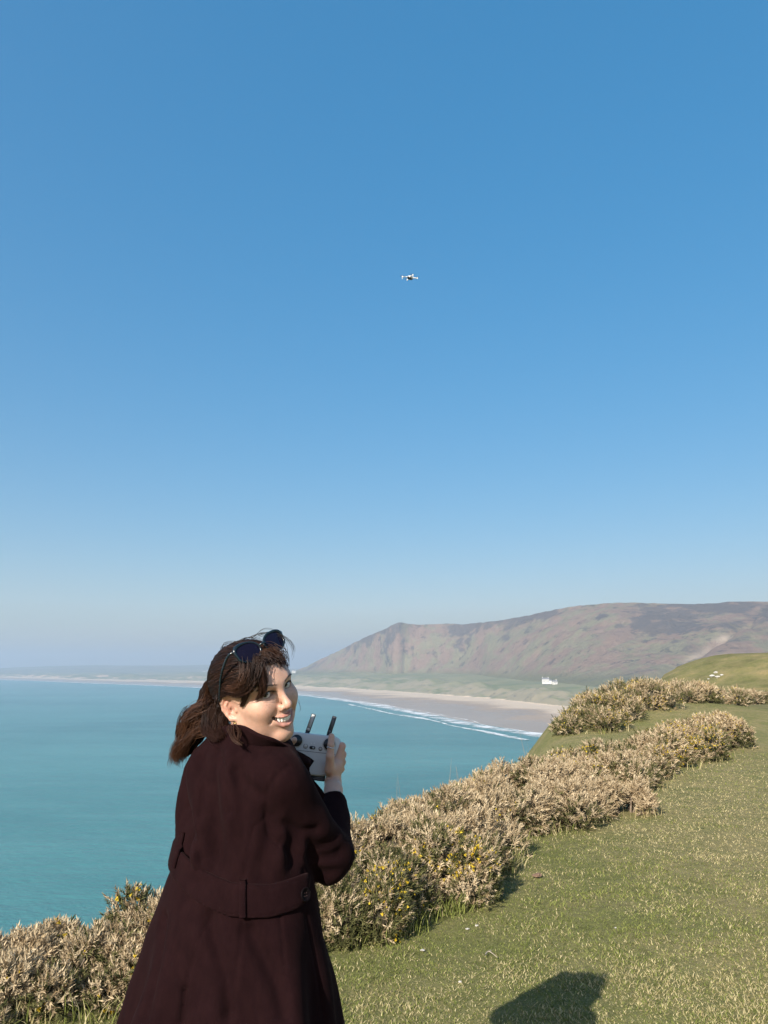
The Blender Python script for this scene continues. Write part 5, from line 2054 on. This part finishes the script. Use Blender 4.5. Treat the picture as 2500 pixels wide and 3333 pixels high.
rprism(disc(0.0030, 0.0148, 0.0028, 14), [(0.0006, 0.0028), (0.0, 0.0016), (0, 0.0)], 'switch_slider', M_mgrey)
rprism(disc(0.0225, 0.0140, 0.0056, 8), [(0.0010, 0.0014), (0.0, 0.0008), (0, -0.001)], 'button', M_dgrey)
rprism(disc(0.0225, 0.0140, 0.0034, 16), [(0.0008, 0.0026), (0.0, 0.0018), (0, 0.0)], 'button_centre', M_mgrey)
M_print = plain('white_print', (0.72, 0.72, 0.70), 0.6, 0.02)
for (u0, v0, u1, v1) in ((-0.0050, 0.0270, -0.0040, 0.0245), (-0.0040, 0.0245, -0.0024, 0.0245), (0.0030, 0.0275, 0.0042, 0.0250), (0.0042, 0.0250, 0.0054, 0.0275), (0.0265, 0.0220, 0.0280, 0.0235), (0.0280, 0.0235, 0.0295, 0.0220)):
    V, F = tube(rcw([u0, u1], [v0, v1], [0.0003, 0.0003]), 0.00045, 4)
    thing_part(REM, 'printed_mark', V, F, M_print)
for u0, lean, face in ((-0.0205, 0.22, M_mgrey), (0.0385, 0.20, M_dgrey)):  # sun and shade put into the colour: left face lighter, right face darker
    du, dv = math.sin(lean), math.cos(lean)
    q = lambda a, b: (u0 + a * dv + b * du, 0.051 - a * du + b * dv)
    o2 = rounded([q(-0.0060, 0.004), q(0.0060, 0.004), q(0.0060, 0.054), q(-0.0060, 0.054)], 0.0022, 4)
    an = rprism(o2, [(0.0006, -0.0125), (0.0, -0.0132), (0.0, -0.0200), (0.0006, -0.0206)], 'antenna', M_black)
    o2 = rounded([q(-0.0044, 0.0165), q(0.0044, 0.0165), q(0.0044, 0.0525), q(-0.0044, 0.0525)], 0.0014, 4)
    rprism(o2, [(0.0, -0.0118), (0.0, -0.0127)], 'antenna_face', face, an)
    o2 = rounded([q(-0.0042, 0.0075), q(0.0042, 0.0075), q(0.0042, 0.0150), q(-0.0042, 0.0150)], 0.0014, 4)
    rprism(o2, [(0.0, -0.0115), (0.0, -0.0127)], 'hinge_plate', face, an)
    o2 = rounded([q(-0.0055, -0.004), q(0.0055, -0.004), q(0.0055, 0.006), q(-0.0055, 0.006)], 0.002, 4)
    rprism(o2, [(0.0, -0.0120), (0.0, -0.0210)], 'antenna_foot', M_black, an)
rprism(rounded([(-0.036, -0.050), (0.044, -0.050), (0.044, -0.068), (-0.036, -0.068)], 0.003), [(0.0008, -0.010), (0.0, -0.011), (0.0, -0.018), (0.0008, -0.019)], 'device_slot', M_black)
rprism(rounded([(-0.034, -0.062), (0.0445, -0.062), (0.0445, -0.067), (-0.034, -0.067)], 0.002), [(0.0, -0.0085), (0.0, -0.0100)], 'slot_trim', M_dgrey)

# ================================================================== drone in the air
DR = at(1335, 904, 14.6)
M_dw = plain('drone_grey', (0.62, 0.62, 0.61), 0.45, 0.05)
M_dd = plain('drone_dark', (0.035, 0.035, 0.04), 0.4, 0.1)
DRO = empty('drone', tuple(DR), label='small pale grey four-rotor drone hovering in the blue sky', category='drone')
yawd, pit = R(150), R(-10)
Md = np.array(Matrix.Rotation(yawd, 3, 'Z') @ Matrix.Rotation(pit, 3, 'X') @ Matrix.Rotation(R(-6), 3, 'Y'))


def dw(p):
    return DR + np.asarray(p, float) @ Md.T


def dpart(name, V, F, mat, parent=None, s=True):
    return thing_part(DRO, name, dw(V), F, mat, parent, s)


q = np.sign(ICO3[0]) * np.abs(ICO3[0]) ** 0.62
hullv = q * np.array([0.040, 0.076, 0.028])
hullv[:, 2] += 0.010 * (1 - (hullv[:, 1] / 0.076) ** 2)
hull = dpart('hull', hullv, ICO3[1], M_dw)
dpart('belly', q * np.array([0.036, 0.074, 0.016]) + np.array([0, 0, -0.020]), ICO3[1], M_dd)
dpart('battery_cover', q * np.array([0.026, 0.046, 0.008]) + np.array([0, -0.024, 0.032]), ICO3[1], M_dw)
gim = dpart('gimbal', q * np.array([0.020, 0.016, 0.018]) + np.array([0, 0.082, -0.010]), ICO3[1], M_dd)
V, F = tube([(0, 0.096, -0.010), (0, 0.104, -0.010)], [0.010, 0.009], 12)
dpart('camera_lens', V, F, M_dd, gim)
for sx_ in (-1, 1):
    for sy_, rx0, ry0, rx1, ry1, z1 in ((1, 0.034, 0.052, 0.122, 0.108, 0.006), (-1, 0.034, -0.056, 0.118, -0.100, -0.004)):
        a = np.array([sx_ * rx0, ry0, 0.006])
        b = np.array([sx_ * rx1, ry1, z1])
        V, F = tube(catmull([a, a * 0.6 + b * 0.4 + np.array([0, 0, 0.004]), b], 8), np.linspace(0.013, 0.0085, 8), 8)
        arm = dpart('arm', V, F, M_dw)
        V, F = tube([b + np.array([0, 0, -0.012]), b + np.array([0, 0, 0.010]), b + np.array([0, 0, 0.020])], [0.0125, 0.0125, 0.0095], 12)
        dpart('motor', V, F, M_dw, arm)
        if sy_ > 0:
            V, F = tube([b + np.array([0, 0, -0.010]), b + np.array([sx_ * 0.003, 0, -0.046])], [0.0075, 0.0055], 8)
            dpart('landing_leg', V, F, M_dw, arm)
        an_ = {(-1, 1): 0.25, (1, 1): 0.05, (-1, -1): 2.6, (1, -1): 0.35}[(sx_, sy_)]
        for k in (0, math.pi):
            d = np.array([math.cos(an_ + k), math.sin(an_ + k), 0.0])
            n = np.array([-d[1], d[0], 0.0])
            c = b + np.array([0, 0, 0.021])
            st_ = np.linspace(0.004, 0.062, 8)
            wd = np.array([0.004, 0.0085, 0.0100, 0.0098, 0.0090, 0.0078, 0.0062, 0.003])
            up = np.array([0, 0, 1.0])
            V = np.concatenate([c + st_[:, None] * d + n * wd[:, None] * e + up * (0.003 * e * (1 - st_[:, None] / 0.08) + tz) for e, tz in ((-1, 0.0), (1, 0.0), (1, 0.0016), (-1, 0.0016))])
            F = []
            for i in range(7):
                for e in range(4):
                    F.append((e * 8 + i, e * 8 + i + 1, ((e + 1) % 4) * 8 + i + 1, ((e + 1) % 4) * 8 + i))
            F += [(0, 8, 16, 24), (31, 23, 15, 7)]
            dpart('propeller_blade', V, F, M_dd, arm)

# ================================================================== houses
def ray_ground(x, y):
    loc = hill_bvh.ray_cast(Vector((x, y, 400)), Vector((0, 0, -1)))[0]
    return loc.z if loc else None


M_render = plain('white_render', (0.62, 0.60, 0.56), 0.8, 0.06, 0.5)
M_slate = plain('grey_slate', (0.16, 0.16, 0.17), 0.7, 0.15, 0.6)
M_glass = plain('window_glass', (0.03, 0.035, 0.04), 0.15, 0.2, 1.0)
M_stone = plain('field_stone', (0.26, 0.235, 0.20), 0.9, 0.25, 0.8)


def boxv(x0, x1, y0, y1, z0, z1):
    V = np.array([(x, y, z) for x in (x0, x1) for y in (y0, y1) for z in (z0, z1)], float)
    F = [(0, 1, 3, 2), (4, 6, 7, 5), (0, 4, 5, 1), (2, 3, 7, 6), (0, 2, 6, 4), (1, 5, 7, 3)]
    return V, np.array(F)


def house(loc, yaw, label, w, d, h, roof_h, wins, chimneys, wing=None, group=None, scale=1.0):
    root = empty('house', tuple(loc), label=label, category='house')
    if group:
        root['group'] = group
    root.rotation_euler = (0, 0, yaw)
    root.scale = (scale, scale, scale)

    def hp(name, V, F, m, parent=None):
        return mesh_obj(name, V, F, m, parent or root, False)
    V, F = boxv(-w / 2, w / 2, -d / 2, d / 2, -3, h)
    hp('wall', V, F, M_render)
    e = 0.35
    V = [(-w / 2 - e, -d / 2 - e, h - 0.2), (w / 2 + e, -d / 2 - e, h - 0.2), (w / 2 + e, d / 2 + e, h - 0.2), (-w / 2 - e, d / 2 + e, h - 0.2), (-w / 2 - e, 0, h + roof_h), (w / 2 + e, 0, h + roof_h)]
    rf_ = hp('roof', V, [(0, 1, 5, 4), (2, 3, 4, 5), (0, 4, 3), (1, 2, 5), (0, 3, 2, 1)], M_slate)
    V = [(-w / 2 - 0.02, -d / 2, h - 0.25), (-w / 2 - 0.02, d / 2, h - 0.25), (-w / 2 - 0.02, 0, h + roof_h - 0.25), (w / 2 + 0.02, -d / 2, h - 0.25), (w / 2 + 0.02, d / 2, h - 0.25), (w / 2 + 0.02, 0, h + roof_h - 0.25)]
    hp('gable', V, [(0, 2, 1), (3, 4, 5), (0, 1, 4, 3), (1, 2, 5, 4), (2, 0, 3, 5)], M_render)
    for cx_ in chimneys:
        V, F = boxv(cx_ - 0.7, cx_ + 0.7, -0.5, 0.5, h + roof_h - 1.2, h + roof_h + 1.5)
        hp('chimney', V, F, M_render, rf_)
    for wx, wz, ww, wh in wins:
        V, F = boxv(wx - ww / 2, wx + ww / 2, -d / 2 - 0.05, -d / 2 + 0.1, wz, wz + wh)
        o = hp('window', V, F, M_glass)
        V, F = boxv(wx - ww / 2 - 0.15, wx + ww / 2 + 0.15, -d / 2 - 0.16, -d / 2 - 0.02, wz - 0.2, wz - 0.02)
        hp('sill', V, F, M_render, o)
    V, F = boxv(-0.6, 0.6, -d / 2 - 0.06, -d / 2 + 0.1, 0.0, 2.2)
    hp('door', V, F, M_slate)
    if wing:
        x0, x1, dd, hh, rh = wing
        V, F = boxv(x0, x1, -dd / 2, dd / 2, -3, hh)
        hp('wing_wall', V, F, M_render)
        V = [(x0, -dd / 2 - e, hh - 0.2), (x1 + e, -dd / 2 - e, hh - 0.2), (x1 + e, dd / 2 + e, hh - 0.2), (x0, dd / 2 + e, hh - 0.2), (x0, 0, hh + rh), (x1 + e, 0, hh + rh)]
        hp('wing_roof', V, [(0, 1, 5, 4), (2, 3, 4, 5), (0, 4, 3), (1, 2, 5), (0, 3, 2, 1)], M_slate)
    return root


hp_ = at(1776, 2221, 1470)
zz = hp_[2]
house((hp_[0], hp_[1], zz - 0.5), R(-8), 'white rectory with chimneys alone on the green terrace under the brown hill', 15, 8, 7.5, 3.2,
      [(-5.5, 1.0, 1.2, 1.9), (-2.8, 1.0, 1.2, 1.9), (2.8, 1.0, 1.2, 1.9), (5.5, 1.0, 1.2, 1.9), (-5.5, 4.6, 1.2, 1.7), (-2.8, 4.6, 1.2, 1.7), (0, 4.6, 1.2, 1.7), (2.8, 4.6, 1.2, 1.7), (5.5, 4.6, 1.2, 1.7)],
      (-6.3, 6.3), wing=(7.6, 13, 6, 4.2, 2.4), scale=0.85)
hp_ = at(1806, 2223, 1462)
house((hp_[0], hp_[1], hp_[2] - 0.4), R(12), 'low grey-roofed cottage beside the white rectory', 8, 6, 3.2, 2.2, [(-2.4, 1.0, 1.0, 1.2), (2.4, 1.0, 1.0, 1.2)], (3,))
for i, (px, py, dist, lab) in enumerate([(664, 2188, 5400, 'tiny white house farthest left in the haze above the dunes'), (676, 2186, 5430, 'tiny white house beside the hair in the haze above the dunes'),
                                         (956, 2188, 2950, 'small white house where the brown hill runs down to the shore')]):
    q_ = at(px, py, dist)
    house((q_[0], q_[1], q_[2]), R(10 * i), lab, 18 if i < 2 else 12, 9, 6, 3, [(-4, 1.5, 1.4, 1.8), (4, 1.5, 1.4, 1.8)], (5,))

# ================================================================== rocks on the headland, bits on the turf
M_lime = plain('pale_limestone', (0.42, 0.40, 0.36), 0.9, 0.15, 6)
rk = np.random.default_rng(5)
for i, (px, py, sz, lab) in enumerate([(2318, 2204, 0.55, 'pale limestone boulder leftmost of the cluster on the headland'), (2330, 2192, 0.42, 'upper pale limestone boulder of the cluster on the headland'),
                                       (2336, 2206, 0.50, 'middle pale limestone boulder of the cluster on the headland'), (2350, 2200, 0.34, 'pale limestone boulder rightmost of the cluster on the headland'),
                                       (2306, 2212, 0.26, 'small pale stone just left of the limestone cluster on the headland')]):
    lo_, hi_ = 40.0, 130.0
    for yy in np.linspace(45, 125, 320):
        q_ = at(px, py, yy)
        if float(ground_z(q_[0], q_[1])) > q_[2]:
            break
    V = ICO2[0] * (1 + 0.35 * fbm(ICO2[0] * 1.7 + i * 9, 3, 90 + i))[:, None] * np.array([1.2, 1.0, 0.7]) * sz * 0.45
    o = mesh_obj('rock', V, ICO2[1], M_lime, smooth_shade=False, label=lab, category='rock', group='limestone rocks on the headland')
    o.location = (q_[0], q_[1], float(ground_z(q_[0], q_[1])) + sz * 0.2)

M_chalk = plain('white_chip', (0.45, 0.42, 0.37), 0.8, 0.1, 60)
M_clod = plain('brown_clod', (0.16, 0.10, 0.065), 0.95, 0.3, 60)
for i, (px, py, sz, mt_, nm, lab) in enumerate([
        (1522, 3036, 0.016, M_chalk, 'pebble', 'white pebble nearest the gorse, left of a pair on the turf'), (1552, 3026, 0.015, M_chalk, 'pebble', 'white pebble on the turf, right of a pair near the gorse'),
        (1376, 3108, 0.020, M_chalk, 'pebble', 'flat white pebble on the turf near the coat'), (1498, 3206, 0.013, M_chalk, 'pebble', 'small white pebble on the turf left of the shadow'),
        (2005, 3035, 0.010, M_chalk, 'pebble', 'tiny white pebble alone on the open turf to the right'),
        (1750, 2864, 0.050, M_clod, 'earth_clod', 'brown clod of earth on the turf beside the gorse')]):
    q_ = at_z(px, py, 0.0)
    g_ = float(ground_z(q_[0], q_[1]))
    V = ICO2[0] * (1 + 0.4 * fbm(ICO2[0] * 2 + i * 5, 2, 120 + i))[:, None] * np.array([1.2, 0.9, 0.5]) * sz * 0.6
    o = mesh_obj(nm, V, ICO2[1], mt_, smooth_shade=False, label=lab, category='stone' if nm == 'pebble' else 'clod')
    o.location = (q_[0], q_[1], g_ + sz * 0.45)
M_twig = plain('bleached_twig', (0.36, 0.30, 0.22), 0.85, 0.15, 50)
for nm_, lab, pl in [('twig', 'bleached forked twig lying on the turf above the shadow', [[(1580, 3128), (1592, 3116), (1620, 3136)], [(1592, 3116), (1600, 3112)]]),
                     ('twig', 'fallen gorse branch on the turf below the small brown dome', [[(1880, 2676), (1930, 2668), (1985, 2664), (2020, 2672)], [(1930, 2668), (1960, 2655)]])]:
    parts = []
    for ln in pl:
        pts = []
        for (px, py) in ln:
            q_ = at_z(px, py, 0.0)
            pts.append((q_[0], q_[1], float(ground_z(q_[0], q_[1])) + 0.018))
        parts.append(tube(catmull(pts, 8), np.linspace(0.0045, 0.002, 8), 5))
    V, F = merge(parts)
    mesh_obj(nm_, V, F, M_twig, label=lab, category='twig')

# ================================================================== air: an even haze over the whole bay
hz_lo, hz_hi = np.array([-13000.0, -2600.0, SEA_Z - 5.0]), np.array([4000.0, 11000.0, 175.0])
cs = [(a, b, c) for a in (0, 1) for b in (0, 1) for c in (0, 1)]
hv = [tuple(hz_lo + (hz_hi - hz_lo) * np.array(k)) for k in cs]
hf = [(0, 1, 3, 2), (4, 6, 7, 5), (0, 4, 5, 1), (2, 3, 7, 6), (0, 2, 6, 4), (1, 5, 7, 3)]
m = bpy.data.materials.new('haze_air')
m.use_nodes = True
m.node_tree.nodes.clear()
mo = m.node_tree.nodes.new('ShaderNodeOutputMaterial')
pv = m.node_tree.nodes.new('ShaderNodeVolumePrincipled')
pv.inputs['Color'].default_value = (0.64, 0.72, 0.85, 1)
pv.inputs['Density'].default_value = 2.6e-4
pv.inputs['Anisotropy'].default_value = 0.25
m.node_tree.links.new(pv.outputs[0], mo.inputs['Volume'])
mesh_obj('haze', hv, hf, m, smooth_shade=False, kind='stuff', label='thin pale haze hanging over the bay')
